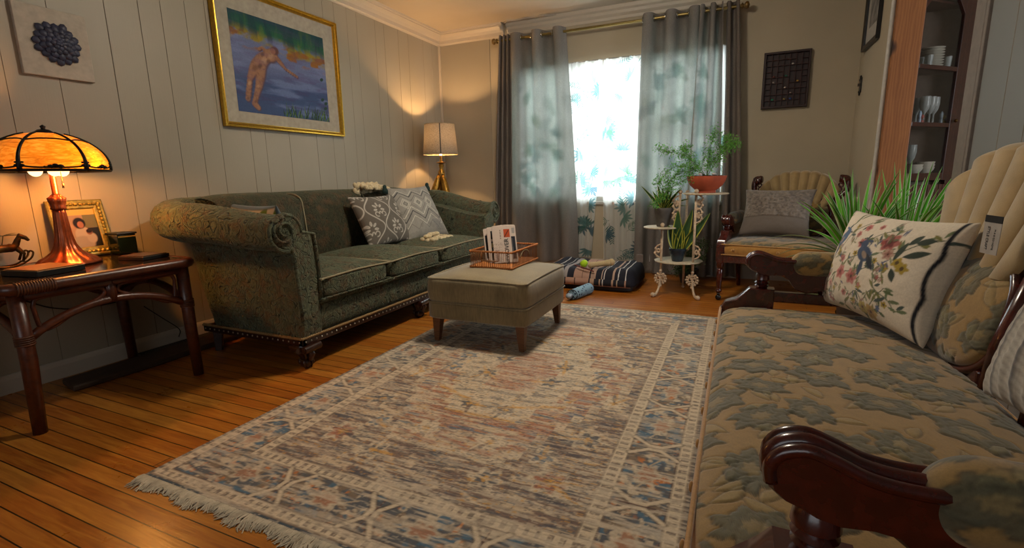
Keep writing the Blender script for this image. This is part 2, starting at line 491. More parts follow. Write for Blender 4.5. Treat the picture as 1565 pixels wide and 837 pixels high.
# partition on the right with wood post on its end
S('wall_right', MB().box(XR, .965, 4.085, YB, 0, ZC), M_plaster)
S('trim_7', MB().lathe([(.012, 0), (.012, ZC)], (XR+.006, 4.09, 0), 12), M_trimw)
S('baseboard_right', MB().prism([(a, b*1.2) for a, b in bp], lambda a, b, d: (XR-a, d, b), 4.09, YB), M_trim)
def pine():
    t = NT('knotty pine'); v = t.coord((5, 5, .8)); f = t.noise(v, 3.0, 6, .6, 1.2)
    w = t.n('ShaderNodeTexWave', wave_type='BANDS', bands_direction='X'); w.inputs['Scale'].default_value = 9; w.inputs['Distortion'].default_value = 6
    w.inputs['Detail'].default_value = 3; t.l(t.coord((2.2, 2.2, .55)), w.inputs['Vector'])
    c = t.ramp(w.outputs['Fac'], [(0, hx('#7c4a22')), (1, hx('#976135'))])
    c = t.mix(.5, c, t.ramp(f, [(.3, hx('#734420')), (.7, hx('#9c6738'))]))
    vo = t.n('ShaderNodeTexVoronoi'); vo.inputs['Scale'].default_value = 1.0; t.l(t.coord((6.2, 6.2, 3.2)), vo.inputs['Vector'])
    k = t.ramp(vo.outputs['Distance'], [(0.13, (1, 1, 1)), (.20, (0, 0, 0))])
    c = t.mix(k, c, hx('#2e1408')); t.base(c); t.set(Roughness=.6); t.bump(f, .15, .002); return t.m
S('trim_8', MB().box(.838, .985, 4.045, 4.085, 0, ZC), pine(), bevel=.004)
# near right wall (panelled) from the far jamb of the opening to behind the camera
wr = MB(); gr2 = [-1.7, -1.2, -.8, -.4, .0, .4, .8, 1.1, 1.5, 1.9, 2.2, 2.43, 2.62, 2.86]
for a, b in zip(gr2[:-1], gr2[1:]):
    wr.add([(XR+.1, a+.003, 0), (XR+.1, b-.003, 0), (XR+.1, b-.003, ZC), (XR+.1, a+.003, ZC)], [(3, 2, 1, 0)])
    wr.add([(XR+.1, b-.003, 0), (XR+.106, b, 0), (XR+.106, b, ZC), (XR+.1, b-.003, ZC), (XR+.1, b+.003, 0), (XR+.1, b+.003, ZC)], [(3, 2, 1, 0), (2, 5, 4, 1)], 1)
wr.box(XR+.107, XR+.2, -1.7, 2.86, 0, ZC)
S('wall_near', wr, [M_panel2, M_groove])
S('trim_9', MB().box(XR+.088, XR+.215, 2.86, 2.885, 0, ZC).box(XR+.086, XR+.1, 2.885, 2.99, 0, ZC).box(XR+.1, XR+.2, 2.885, 2.97, 0, ZC), plain('grey brown casing', '#6f665e', .6), bevel=.003)
# walls behind the camera and of the dining room
S('wall_rear', MB().box(-3.2, -1.9, -1.7, -1.6, 0, ZC).box(.3, 1.03, -1.7, -1.6, 0, ZC).box(-1.9, .3, -1.7, -1.6, 0, .9).box(-1.9, .3, -1.7, -1.6, 2.1, ZC), M_plaster2)
S('wall_dining', MB().box(3.2, 3.3, -1.7, 2.0, 0, ZC).box(3.2, 3.3, 3.6, YB, 0, ZC).box(3.2, 3.3, 2.0, 3.6, 0, .9).box(3.2, 3.3, 2.0, 3.6, 2.0, ZC), M_plaster2)
S('wall_passage', MB().box(1.02, 3.2, -.1, 0, 0, ZC), M_plaster2)
# ============================================================ green velvet sofa
def velvet_scroll(name, dark, light, sc=1.0, bstr=.9, rust='#5f4630'):
    t = NT(name); v = t.coord()
    n1 = t.n('ShaderNodeTexNoise'); n1.inputs['Scale'].default_value = 9.5*sc; n1.inputs['Detail'].default_value = .6; n1.inputs['Distortion'].default_value = 1.5
    t.l(v, n1.inputs['Vector'])
    w = t.math('PINGPONG', t.math('MULTIPLY', n1.outputs[0], 8.0), .5)
    pat = t.ramp(w, [(.03, (0, 0, 0)), (.15, (1, 1, 1))])
    n2 = t.noise(v, 26*sc, 2, .5, 1.5)
    fl = t.ramp(n2, [(.46, (0, 0, 0)), (.54, (1, 1, 1))])
    h = t.math('ADD', t.math('MULTIPLY', pat, .7), t.math('MULTIPLY', fl, .3))
    c = t.mix(h, hx(dark), hx(light)); c = t.mix(t.ramp(t.noise(v, 17, 4, .7), [(.48, (0, 0, 0)), (.62, (.62,)*3)]), c, hx(rust)); pile = t.noise(v, 160, 3, .7)
    c = t.mix(1.0, c, t.ramp(pile, [(.3, (.72,)*3), (.7, (1.2,)*3)]), 'MULTIPLY')
    t.base(c); t.set(Roughness=.8); t.b.inputs['Specular IOR Level'].default_value = .25
    t.b.inputs['Sheen Weight'].default_value = .5; t.b.inputs['Sheen Roughness'].default_value = .35
    t.b.inputs['Sheen Tint'].default_value = hx('#93a08b')+(1,)
    t.bump(h, bstr, .008); return t.m
M_sofa = velvet_scroll('cut velvet, dark green', '#1e221b', '#585c46', 1.0, 1.0)
M_sofab = velvet_scroll('cut velvet, worn back', '#22231a', '#3f3f2d', 1.2, .6)
M_pipe = plain('tan piping', '#8a7f62', .8)
M_gimp = plain('woven gimp', '#8d6f43', .7, scale=300, bump=.8)
M_dwood = wood('dark carved wood', '#1c0d08', '#3a1c10', .28, coat=.3)
M_nail = plain('nail heads', '#b9b0a0', .3, 1)

sofa = thing('sofa', 'dark green carved-velvet three-seat sofa with rolled arms against the left wall', 'sofa', (-2.35, 2.79, 0))
Y0, Y1, XF = 1.74, 3.86, -1.97
def arm_prof(zt, th, lean=0, r=.098):
    """profile in (a outward, z); starts inner bottom, ends outer bottom"""
    zc = zt-r; p = [(-th, .17), (-th, .34), (-th-.005, .5), (-th+.01, zc-.02)]
    a0 = r*.5-0.02
    for k in range(0, 13):
        an = PI*1.02 - k*(PI*1.55)/12
        p.append((a0+lean+r*cos(an)*1.05, zc+r*sin(an)))
    # under the roll to the outer wall
    p.append((lean*.9+.002, zc-r*.80)); p.append((lean*.75-.006, zc-r*1.3)); p.append((lean*.5-.004, .42)); p.append((lean*.2, .26)); p.append((0, .17))
    # fix inner side for the rounded shoulder
    return p
# path in plan: near arm front -> back corner -> far corner -> far arm front
path = []
R = .13; xb = -2.72
for i in range(14): path.append((XF-.0+(xb+R-XF)*i/14, Y0, 0, -1, 'n', i/14))
for i in range(10):
    an = i/9*PI/2; path.append((xb+R-R*sin(an), Y0+R-R*cos(an), -sin(an), -cos(an), 'c', i/9))
for i in range(1, 30): path.append((xb, Y0+R+(Y1-Y0-2*R)*i/30, -1, 0, 'b', i/30))
for i in range(10):
    an = i/9*PI/2; path.append((xb+R-R*cos(an), Y1-R+R*sin(an), -cos(an), sin(an), 'd', i/9))
for i in range(1, 15): path.append((xb+R+(XF-xb-R)*i/14, Y1, 0, 1, 'f', i/14))
def pp(seg, t):
    sm = lambda u: u*u*(3-2*u)
    if seg == 'n': return .80+.055*sm(t), .125+.01*t, .03+.02*t, .088+.016*t
    if seg == 'c': return .855+.02*sm(t), .135-.085*sm(t), .05+.10*sm(t), .104
    if seg == 'b': return .875+.012*sin(PI*t), .05, .15, .104
    if seg == 'd': return .855+.02*sm(1-t), .135-.085*sm(1-t), .05+.10*sm(1-t), .104
    return .745+.11*sm(1-t), .125+.01*(1-t), .03+.02*(1-t), .088+.016*(1-t)
mb = MB(); rows = []
for (x, y, nx, ny, sg, t) in path:
    zt, th, le, r = pp(sg, t); rows.append([(x+nx*a, y+ny*a, z) for a, z in arm_prof(zt, th, le, r)])
n = len(rows[0]); vs = [p for r_ in rows for p in r_]
fs = [(i*n+k, (i+1)*n+k, (i+1)*n+k+1, i*n+k+1) for i in range(len(rows)-1) for k in range(n-1)]
mb.add(vs, fs)
mb.build('upholstered_shell', M_sofa, sofa, smooth=70)
for row, yy, sgn in ((rows[0], Y0, 1), (rows[-1], Y1, -1)):
    pr_ = [(p[1], p[2]) for p in row]
    cx = sum(p[0] for p in pr_)/n; cz = sum(p[1] for p in pr_)/n
    ap = MB(); m_ = [(XF+.012, a, z) for a, z in pr_]
    # front scroll panel: bulged fan
    inner = [(XF+.03, a+(cx-a)*.22, z+(cz+.12-z)*.12) for a, z in pr_]
    base = [(XF-.001, a, z) for a, z in pr_]
    ap.add(base+m_+inner, [(k, k+1, n+k+1, n+k) for k in range(n-1)]+[(n-1, 0, n, 2*n-1)]+[(n+k, n+k+1, 2*n+k+1, 2*n+k) for k in range(n-1)]+[(2*n-1, n, 2*n, 3*n-1)]+[tuple(range(2*n, 3*n))])
    pan = ap.build('arm_panel', M_sofa, sofa, smooth=40)
    tb = MB().tube([(XF+.022, a, z) for a, z in pr_[1:-1]], .011, 8)
    cyy = pr_[8][0]; zc = pr_[10][1]
    rc = (sum(p[0] for p in pr_[4:17])/13, sum(p[1] for p in pr_[4:17])/13)
    sp = []
    for k in range(30):
        an = sgn*(k*.38)+PI/2; rr = .068*(1-k/36)
        sp.append((XF+.034, rc[0]+rr*cos(an), rc[1]+rr*sin(an)))
    tb.tube(sp, .0065, 7)
    for k in range(0):   # gathered pleats at the shoulder
        an = (.62-.13*k)*PI if sgn > 0 else (.38+.13*k)*PI
        a0, z0 = rc[0]+.06*cos(an), rc[1]+.06*sin(an); a1, z1 = rc[0]+.10*cos(an), rc[1]+.10*sin(an)
        tb.tube([(XF+.036, a0, z0), (XF+.03, (a0+a1)/2, (z0+z1)/2), (XF+.0, a1, z1)], .006, 6)
    tb.build('piping', M_sofa, pan, smooth=True)
# deck and apron
MB().softbox(((xb+XF)/2+.02, (Y0+Y1)/2, .265), XF-xb-.06, Y1-Y0-.2, .19, p=14, n=10).build('seat_deck', M_sofa, sofa, smooth=True)
ap = MB()
def apf(u, v):
    y = Y0+.10+(Y1-Y0-.2)*u; z = .17+.185*v
    return (XF-.012+.022*sin(PI*min(1, v*1.1))**.6-.018*(v > .82), y, z)
ap.grid(apf, 40, 12); ap.build('apron', M_sofa, sofa, smooth=True)
MB().tube([(XF+.012, Y0+.11+(Y1-Y0-.22)*i/20, .335) for i in range(21)], .013, 8).build('apron_welt', M_sofa, sofa, smooth=True)
# base rail with gimp and nails
rail = MB(); bx0, bx1, by0, by1 = xb-.0, XF+.012, Y0-.012, Y1+.012
rail.box(bx1-.03, bx1, by0, by1, .128, .165).box(bx0, bx1, by0, by0+.03, .128, .165).box(bx0, bx1, by1-.03, by1, .128, .165).box(bx0, bx0+.03, by0, by1, .128, .165)
rl = rail.build('base_rail', M_dwood, sofa, bevel=.004)
g = MB()
def rope(mb, a, b, r=.006, nt=60):
    a, b = Vector(a), Vector(b); L = (b-a).length; k = int(L/.012)
    for i in range(k):
        p = a+(b-a)*((i+.5)/k); d = (b-a).normalized()
        mb.tube([p-d*.006-Vector((0, 0, .004)), p+d*.006+Vector((0, 0, .004))], r, 5)
rope(g, (bx1+.001, by0, .169), (bx1+.001, by1, .169)); rope(g, (bx0, by0-.001, .169), (bx1, by0-.001, .169))
g.build('gimp_trim', M_gimp, sofa, smooth=True)
nl = MB()
for i in range(60): nl.ball((bx1+.002, by0+.02+(by1-by0-.04)*i/59, .148), .0055, 6, (.6, 1, 1))
for i in range(20): nl.ball((bx0+.02+(bx1-bx0-.04)*i/19, by0-.002, .148), .0055, 6, (1, .6, 1))
nl.build('nail_trim', M_nail, sofa, smooth=True)['kind'] = 'stuff'
# carved front feet
for fy in (Y0+.03, 2.78, Y1-.03):
    f = MB(); cx = XF-.03
    f.lathe([(.05, .13), (.055, .115), (.05, .10), (.034, .08), (.024, .062), (.022, .05), (.03, .045)], (cx, fy, 0), 16)
    f.tube([(cx+.055, fy-.05, .112), (cx+.055, fy+.055, .116)], .019, 12)
    f.tube([(cx+.055, fy-.055, .112), (cx+.055, fy-.05, .112)], .013, 10); f.tube([(cx+.055, fy+.06, .116), (cx+.055, fy+.056, .116)], .012, 10)
    f.tube([(cx+.03, fy, .11), (cx+.055, fy, .08), (cx+.04, fy, .05)], [.02, .017, .013], 8)
    f.tube([(cx-.055, fy-.03, .112), (cx+.03, fy-.058, .112)], .017, 10)
    ft = f.build('foot', M_dwood, sofa, smooth=50)
    c = MB().ball((cx+.008, fy, .028), .028, 14)
    for k in range(4):
        an = k*PI/2+.5
        c.tube([(cx+.008+.03*cos(an), fy+.03*sin(an), .052), (cx+.008+.033*cos(an), fy+.033*sin(an), .03), (cx+.008+.022*cos(an), fy+.022*sin(an), .006)], [.009, .009, .004], 6)
    c.build('ball_claw', M_dwood, ft, smooth=True)
for fy in (Y0+.05, Y1-.05):
    MB().tube([(xb+.03, fy, .13), (xb+.02, fy, 0)], [.034, .026], 4).build('rear_leg', M_dwood, sofa, bevel=.003)
# inside back: three sections
ys = [Y0+.12, 2.45, 3.06, Y1-.12]
for i in range(3):
    a, b = ys[i], ys[i+1]
    def bf(u, v, a=a, b=b):
        y = a+(b-a)*u; bul = (1-(2*u-1)**4)
        zt = .868+.022*bul
        if v < .72:
            w = v/.72; z = .40+(zt-.05-.40)*w; x = -2.625-.02*w+.045*bul*(1-(2*w-.9)**2*.6)
        else:
            w = (v-.72)/.28; an = w*PI*.62
            x = -2.645-.115+.115*cos(an)-.05*w+.045*bul*(1-(2-.9)**2*.6)*(1-w); z = zt-.05+.05*sin(an)*1.0
        return (x, y, z)
    c_ = MB().grid(bf, 26, 34).build('back_section', M_sofab, sofa, smooth=True)
for yb_ in (2.45, 3.06):
    pt = [(-2.618, yb_, .42), (-2.625, yb_, .6), (-2.638, yb_, .75), (-2.65, yb_, .83), (-2.69, yb_, .862), (-2.75, yb_, .872), (-2.82, yb_, .86)]
    MB().tube(spline(pt, 5), .005, 7).build('back_seam', M_pipe, sofa, smooth=True)
# seat cushions
cy = [Y0+.10, 2.42, 3.01, 3.62]
cy = [1.855, 2.43, 3.02, 3.745]
for i in range(3):
    a, b = cy[i]+.004, cy[i+1]-.004; sx = .70
    q = MB().softbox((-2.275, (a+b)/2, .405), sx, b-a, .12, p=9, crown=.04, n=16)
    cu = q.build('seat_cushion', M_sofa, sofa, smooth=True)
    pz = .457; x1 = -2.275+sx/2-.008; x0 = -2.6; e = .02
    for z_ in (pz, .352):
        pts = [(x0, a+.004, z_+.0)]+[(x1-.4, a+.004, z_+.004), (x1-e, a+.006, z_), (x1, a+e, z_-.002), (x1+.004, (a+b)/2, z_+.006*(z_ > .4)), (x1, b-e, z_-.002), (x1-e, b-.006, z_), (x1-.4, b-.004, z_+.004), (x0, b-.004, z_)]
        MB().tube(spline(pts, 4), .0055, 6).build('cushion_piping', M_pipe if z_ > .4 else M_sofa, cu, smooth=True)

# ============================================================ throw pillows
def frame_axes(corners):
    """corners TL,TR,BL,BR -> centre, right, up, normal, w, h"""
    TL, TR, BL, BR = [Vector(c) for c in corners]
    c = (TL+TR+BL+BR)/4; r = ((TR-TL)+(BR-BL))/2; u = ((TL-BL)+(TR-BR))/2
    w, h = r.length, u.length; r.normalize(); u = (u-r*u.dot(r)).normalized(); return c, r, u, r.cross(u), w, h
def pillow(name, label, corners, T, paint, mat, step=.004, cat='pillow', group=None, pinch=.09, back='#8a8375', ear=0):
    c, r, u, nn, w, h = frame_axes(corners)
    o = thing(name, label, cat, tuple(c), 0, group)
    U, V = mesh2(w, h, step); a, b = 2*U-1, 2*V-1
    q = np.clip((1-a**2)*(1-b**2), 0, 1)
    t = T/2*q**.42
    X = a*w/2*(1-pinch*(1-b**2)); Y = b*h/2*(1-pinch*(1-a**2))
    wr_ = .004*(fbm(a*4+9, b*4, 3, 5)-.5)*q**.3*2
    cc, rr, uu, n_ = [np.array(v) for v in (c, r, u, nn)]
    F = cc+X[..., None]*rr+Y[..., None]*uu
    front = F+(t+wr_+.0008)[..., None]*n_; backp = F-(t+.0008)[..., None]*n_
    cv = Canvas(a*w/2, b*h/2, back); paint(cv, w, h)
    if cv.h is not None: front = front+(cv.h*q**.2)[..., None]*n_
    npgrid('pillow_cover', front, cv.c, mat, o, closed=backp)
    return o, (c, r, u, nn, w, h)
M_pil = vcol('pillow linen', .9, .10, bump=.15, sheen=.2)
# brown ogee pillow
def p_ogee(cv, w, h):
    cv.c[:] = hx('#5d564c'); L = '#b0a99d'
    P = .26; H = .30
    for k in range(-5, 6):
        cv.line([(k*P/2+(-1)**k*P/4*.9*sin(2*PI*y/H), y) for y in np.linspace(-.3, .3, 41)], .009, L)
    for i in range(-4, 5):
        for j in range(-2, 3):
            cx = (i+.5)*P/2; cy_ = j*H+(-H/4 if i % 2 == 0 else H/4)
            if abs(cx) > w/2+.1 or abs(cy_) > h/2+.1: continue
            for an in (90, 140, 40, 190, -10):
                q = radians(an); cv.ell(cx+.036*cos(q), cy_-.005+.036*sin(q)*1.1, .019, .0095, L, q, .3)
                cv.ell(cx+.038*cos(q), cy_-.005+.038*sin(q)*1.1, .009, .003, '#8d867a', q, .3)
            for s in (-1, 1): cv.line([(cx+s*.004, cy_-.03)]+[(cx+s*(.034)+.02*cos(t_)*s, cy_-.05+.02*sin(t_)) for t_ in np.linspace(PI, -PI*.6, 9)], .008, L)
    cv.h = .0015*(cv.c[..., 0] > .2)
pillow('throw_pillow', 'brown throw pillow with pale ogee floral embroidery on the green sofa', [(-2.55, 2.80, .835), (-2.52, 3.26, .84), (-2.37, 2.74, .475), (-2.34, 3.22, .475)], .15, p_ogee, M_pil)
# grey zigzag pillow with tassels
def p_zig(cv, w, h):
    cv.c[:] = hx('#8b877e'); n_ = fbm(cv.X*25, cv.Y*25, 3, 3)
    cv.blend((n_ > .6)*.3, '#6c685f')
    def zz(y, A, P_, ph, wd, col):
        xs = np.arange(-w/2-P_, w/2+P_, P_/2); pts = [(x+ph, y+(A if i % 2 else -A)) for i, x in enumerate(xs)]; cv.line(pts, wd, col)
    zz(h*.32, .028, .15, 0, .007, '#1d1e22'); zz(h*.32+.018, .028, .15, 0, .003, '#d0c9ba'); zz(h*.24, .028, .15, 0, .004, '#57534c')
    zz(-h*.10, .045, .2, .02, .007, '#23242a'); zz(-h*.02, .045, .2, .02, .004, '#d6cfbd'); zz(h*.05, .045, .2, .02, .003, '#4d4a45'); zz(-h*.2, .045, .2, .02, .0035, '#d6cfbd'); zz(-h*.30, .03, .12, 0, .003, '#54514b')
    for x in (-.16, -.02, .12):
        for s in (.05, .034, .018):
            cv.line([(x-s, h*.14), (x, h*.14+s), (x+s, h*.14), (x, h*.14-s), (x-s, h*.14)], .0035, '#c9c1b0' if s > .03 else '#5a564f')
    for k in range(9): cv.line([(.1+k*.012, -h*.42), (.06+k*.012, -h*.22)], .003, '#4f535c')
    cv.h = .001*np.clip(fbm(cv.X*90, cv.Y*90, 2, 8), 0, 1)
zp, zf = pillow('throw_pillow', 'grey zigzag throw pillow with dark green corner tassels leaning in the sofa corner', [(-2.56, 3.16, .885), (-2.50, 3.64, .895), (-2.33, 3.20, .47), (-2.24, 3.68, .475)], .15, p_zig, M_pil)
M_tas = plain('green tassel', '#1d3430', .9, scale=200, bump=.6)
c, r, u, nn, w, h = zf
for sx, sy in ((-1, 1), (1, 1), (-1, -1)):
    p = c+r*sx*w/2+u*sy*h/2+nn*.02; t_ = MB(); t_.ball(p, .016, 8)
    for k in range(10):
        an = k*2*PI/10; d = Vector((cos(an)*.016, sin(an)*.016, 0))
        t_.tube([p+d*.4, p+d+Vector((.004, 0, -.03)), p+d*1.1+Vector((.005, 0, -.055))], [.006, .007, .004], 5)
    t_.build('tassel', M_tas, zp, smooth=True)
# floral pillow peeking behind near arm
def p_flo0(cv, w, h):
    cv.c[:] = hx('#b9afa0'); random.seed(4)
    for k in range(9): cv.leaf(random.uniform(-.2, .2), random.uniform(-.0, .16), .13, .055, random.uniform(-.6, .9), '#5b7030')
    for k in range(6): cv.ell(random.uniform(-.2, .1), random.uniform(0, .18), .03, .03, '#a97a5c', 0, .3, .7, 5, .2)
    cv.line([(-w/2, -h/2), (w/2, -h/2), (w/2, h/2), (-w/2, h/2), (-w/2, -h/2)], .02, '#49555a')
pillow('throw_pillow', 'white floral throw pillow half hidden behind the near arm of the green sofa', [(-2.72, 1.93, .84), (-2.28, 1.93, .825), (-2.66, 2.12, .48), (-2.26, 2.10, .475)], .12, p_flo0, M_pil)
# chunky knit blanket: two visible bundles of one throw
bk = thing('knit_blanket', 'cream chunky-knit blanket tucked behind and under the sofa pillows', 'blanket', (-2.5, 3.4, .47))
M_wool = plain('cream wool', '#c6b590', .95, var=.1, scale=120, bump=.5, sheen=.3)
def chunky(mb, c, ax, bx, nx, ny, sx, sy, r):
    c, ax, bx = Vector(c), Vector(ax).normalized(), Vector(bx).normalized(); nz = ax.cross(bx)
    for j in range(ny):
        for i in range(nx):
            p = c+ax*((i-(nx-1)/2)*sx)+bx*((j-(ny-1)/2)*sy)+nz*random.uniform(-.008, .008)
            for s in (-1, 1):
                q = p+ax*s*sx*.25; d = (ax*s*.7+bx*.9).normalized()
                M = d.to_track_quat('X', 'Z').to_matrix()
                mb.ball(q, r, 9, (1.5, .78, .78), M)
random.seed(5); m = MB()
chunky(m, (-2.68, 3.12, .87), (0, 1, 0), (.15, 0, 1), 5, 3, .052, .042, .024)
chunky(m, (-2.62, 3.16, .90), (0, 1, -.05), (1, 0, -.25), 5, 2, .052, .045, .024)
m.build('blanket_fold', M_wool, bk, smooth=True)
m = MB()
chunky(m, (-2.16, 3.30, .492), (0, 1, .0), (1, 0, .1), 5, 3, .055, .045, .023)
chunky(m, (-2.19, 3.27, .52), (0, 1, .0), (1, 0, .2), 3, 1, .055, .045, .023)
m.build('blanket_fold', M_wool, bk, smooth=True)

# ============================================================ ottoman
M_ott = NT('olive velvet'); v = M_ott.coord(); f1 = M_ott.noise(v, 5, 4, .6, .5); f2 = M_ott.noise(M_ott.coord((1, 1, .12)), 120, 3, .7)
cc_ = M_ott.ramp(f1, [(.3, hx('#75674a')), (.7, hx('#8f7f5c'))]); cc_ = M_ott.mix(1.0, cc_, M_ott.ramp(f2, [(.3, (.78,)*3), (.7, (1.15,)*3)]), 'MULTIPLY')
M_ott.base(cc_); M_ott.set(Roughness=.75); M_ott.b.inputs['Sheen Weight'].default_value = .5; M_ott.b.inputs['Specular IOR Level'].default_value = .2
M_ott.bump(f2, .2, .002); M_ott = M_ott.m
M_leg = wood('tapered walnut', '#4b2c17', '#7a4c2a', .45)
ox0, ox1, oy0, oy1 = -1.615, -.985, 2.33, 3.0
ot = thing('ottoman', 'olive velvet storage ottoman on tapered wooden legs at the edge of the rug', 'ottoman', ((ox0+ox1)/2, (oy0+oy1)/2, 0))
oc = ((ox0+ox1)/2, (oy0+oy1)/2)
MB().softbox((oc[0], oc[1], .206), ox1-ox0, oy1-oy0, .105, p=18, n=12, puff=.004).build('base', M_ott, ot, smooth=True)
cu = MB().softbox((oc[0], oc[1], .325), ox1-ox0, oy1-oy0, .15, p=14, crown=.032, n=20, puff=.022).build('cushion', M_ott, ot, smooth=True)
def rr_path(x0, x1, y0, y1, z, e, bow=0, zb=0):
    pts = []
    for (cx, cy_, a0) in ((x1-e, y1-e, 0), (x0+e, y1-e, 90), (x0+e, y0+e, 180), (x1-e, y0+e, 270)):
        for k in range(5):
            an = radians(a0+k*22.5); pts.append((cx+e*cos(an), cy_+e*sin(an), z))
        n0 = (cx+e*cos(radians(a0+90)), cy_+e*sin(radians(a0+90)))
        nxt = {0: (x0+e, y1), 90: (x0, y0+e), 180: (x1-e, y0), 270: (x1, y1-e)}[a0]
        for k in range(1, 6):
            t = k/6; pts.append((n0[0]+(nxt[0]-n0[0])*t, n0[1]+(nxt[1]-n0[1])*t, z+zb*sin(PI*t)))
    return pts
MB().tube(rr_path(ox0+.006, ox1-.006, oy0+.006, oy1-.006, .392, .03, zb=.006), .0055, 7, closed=True).build('piping', M_ott, cu, smooth=True)
MB().tube(rr_path(ox0-.001, ox1+.001, oy0-.001, oy1+.001, .257, .03), .0045, 7, closed=True).build('seam', M_ott, ot, smooth=True)
for lx, ly in ((ox0+.05, oy0+.05), (ox1-.05, oy0+.05), (ox0+.05, oy1-.05), (ox1-.05, oy1-.05)):
    sx = -1 if lx < oc[0] else 1; sy = -1 if ly < oc[1] else 1
    L = MB(); tp = [(lx+a*.027, ly+b*.027, .165) for a, b in ((-1, -1), (1, -1), (1, 1), (-1, 1))]
    bt = [(lx+sx*.008+a*.015, ly+sy*.008+b*.015, .012) for a, b in ((-1, -1), (1, -1), (1, 1), (-1, 1))]
    L.add(tp+bt, [(0, 1, 2, 3), (7, 6, 5, 4)]+[(k, k+4, (k+1) % 4+4, (k+1) % 4) for k in range(4)]); L.build('leg', M_leg, ot, bevel=.003)

# ============================================================ wire basket with newspapers
M_bam = wood('orange bamboo', '#8a4a1c', '#c07a3a', .5, (8, 8, 8))
M_bar = plain('bamboo bars', '#84542a', .5)
bx0, bx1, by0, by1, bz0, bz1 = -1.44, -1.165, 2.555, 2.965, .425, .525
bz0 = .432
bs = thing('wire_basket', 'rectangular basket of thin bamboo bars standing on the ottoman', 'basket', ((bx0+bx1)/2, (by0+by1)/2, bz0))
for nm, pts in (('front_panel', ((bx0, by0), (bx1, by0))), ('side_panel', ((bx1, by0), (bx1, by1))), ('back_panel', ((bx1, by1), (bx0, by1))), ('side_panel', ((bx0, by1), (bx0, by0)))):
    (ax, ay), (bx, by) = pts; L = math.hypot(bx-ax, by-ay); k = int(L/.012); m = MB()
    for i in range(1, k):
        t = i/k; m.cyl((ax+(bx-ax)*t, ay+(by-ay)*t, bz0), (ax+(bx-ax)*t, ay+(by-ay)*t, bz1), .0016, n=5)
    if nm == 'front_panel':
        for zz_ in (.472,): m.cyl((bx0+.08, by0-.003, zz_), (bx0+.19, by0-.003, zz_), .004, n=6)
        m.cyl((bx0+.08, by0-.003, .472), (bx0+.08, by0-.003, bz1), .003, n=6); m.cyl((bx0+.19, by0-.003, .472), (bx0+.19, by0-.003, bz1), .003, n=6)
    m.build(nm, M_bar, bs, smooth=True)
for z_ in (bz0, bz1):
    rim = MB()
    cr = [(bx0, by0, z_), (bx1, by0, z_), (bx1, by1, z_), (bx0, by1, z_)]
    for i in range(4): rope(rim, cr[i], cr[(i+1) % 4], .0048)
    rim.build('rim', M_bam, bs, smooth=True)
MB().box(bx0, bx1, by0, by1, bz0-.003, bz0+.003).build('bottom', M_bam, bs)
MB().tube([(bx1+.004, by0+.12+.14*(1+cos(an))/2*1.0, .478+.04*sin(an)) for an in np.linspace(0, PI, 12)], .0025, 6).build('side_handle', M_pipe, bs, smooth=True)
M_ink = plain('newspaper ink', '#17191f', .7); M_paper = vcol('newsprint', .8, .06)
def newspaper(label, bl, br, h, lean, ang, paint, txt=None):
    """bl,br bottom corners; h height; lean vector of the top"""
    bl, br = Vector(bl), Vector(br); up = Vector(lean).normalized(); r = (br-bl).normalized(); w = (br-bl).length
    r = (r-up*up.dot(r)).normalized(); nn = r.cross(up)
    o = thing('newspaper', label, 'newspaper', tuple((bl+br)/2), 0, None)
    U, V = mesh2(w, h, .0022); cv = Canvas(U*w, V*h, '#b9a99c'); paint(cv, w, h)
    b_, r_, u_, n_ = [np.array(q) for q in (bl, r, up, nn)]
    bow = .006*np.sin(PI*U)
    F = b_+(U*w)[..., None]*r_+(V*h)[..., None]*u_+bow[..., None]*n_
    npgrid('folded_sheets', F, cv.c, M_paper, o, closed=F-.010*n_*(1.0-.35*U[..., None]))
    m = MB()
    for i in range(2):
        pts = [bl+up*h+r*(w*t)-nn*(.004+.003*i)+up*(.004*sin(PI*t)+.002) for t in np.linspace(0.02, .97, 8)]
        m.tube(pts, .0035, 6)
    m.build('fold', plain('paper fold', '#c3b5a8', .8), o, smooth=True)
    for (body, size, px_, py_, rot) in (txt or []):
        M = Matrix.Translation(bl+r*px_+up*py_+nn*.0075) @ Matrix((tuple(r)+(0,), tuple(up)+(0,), tuple(nn)+(0,), (0, 0, 0, 1))).transposed() @ Matrix.Rotation(rot, 4, 'Z')
        text(body, size, M, M_ink, o)
def np1(cv, w, h):
    cv.rect(.07, .108, h-.075, h-.022, '#a4421d'); cv.rect(.115, w-.008, .02, h-.07, '#171c26'); cv.rect(.12, w-.008, h-.05, h-.015, '#8f8a86')
    for k in range(6): cv.rect(.045, .052, h-.08+k*.01, h-.076+k*.01, '#2b2724')
    for k in range(14): cv.rect(.118, .121, .03+k*.009, .035+k*.009, '#8f8f92')
    cv.rect(.012, .035, .01, h-.15, '#8b6f66', .6); cv.line([(.074, h-.07), (.1, h-.03)], .006, '#55220f')
    n_ = vn(cv.X*400, cv.Y*500, 4); cv.blend((n_ > .72)*((cv.X < .06) & (cv.Y < h-.1))*.6, '#4b433f')
newspaper('folded newspaper with an orange block, frontmost in the bamboo basket', (-1.325, 2.66, .437), (-1.20, 2.735, .450), .235, (-.26, .36, 1), 0, np1, [('OVER', .038, .083, .105, PI/2), ('NEWS', .03, .083, .03, PI/2)])
def np2(cv, w, h):
    cv.rect(.02, .05, h-.075, h-.02, '#15171c'); cv.rect(.02, .045, .0, h-.09, '#2b3b3a'); cv.rect(.05, .062, .0, h-.02, '#101216'); cv.rect(.02, .045, h-.13, h-.1, '#8a7a4a')
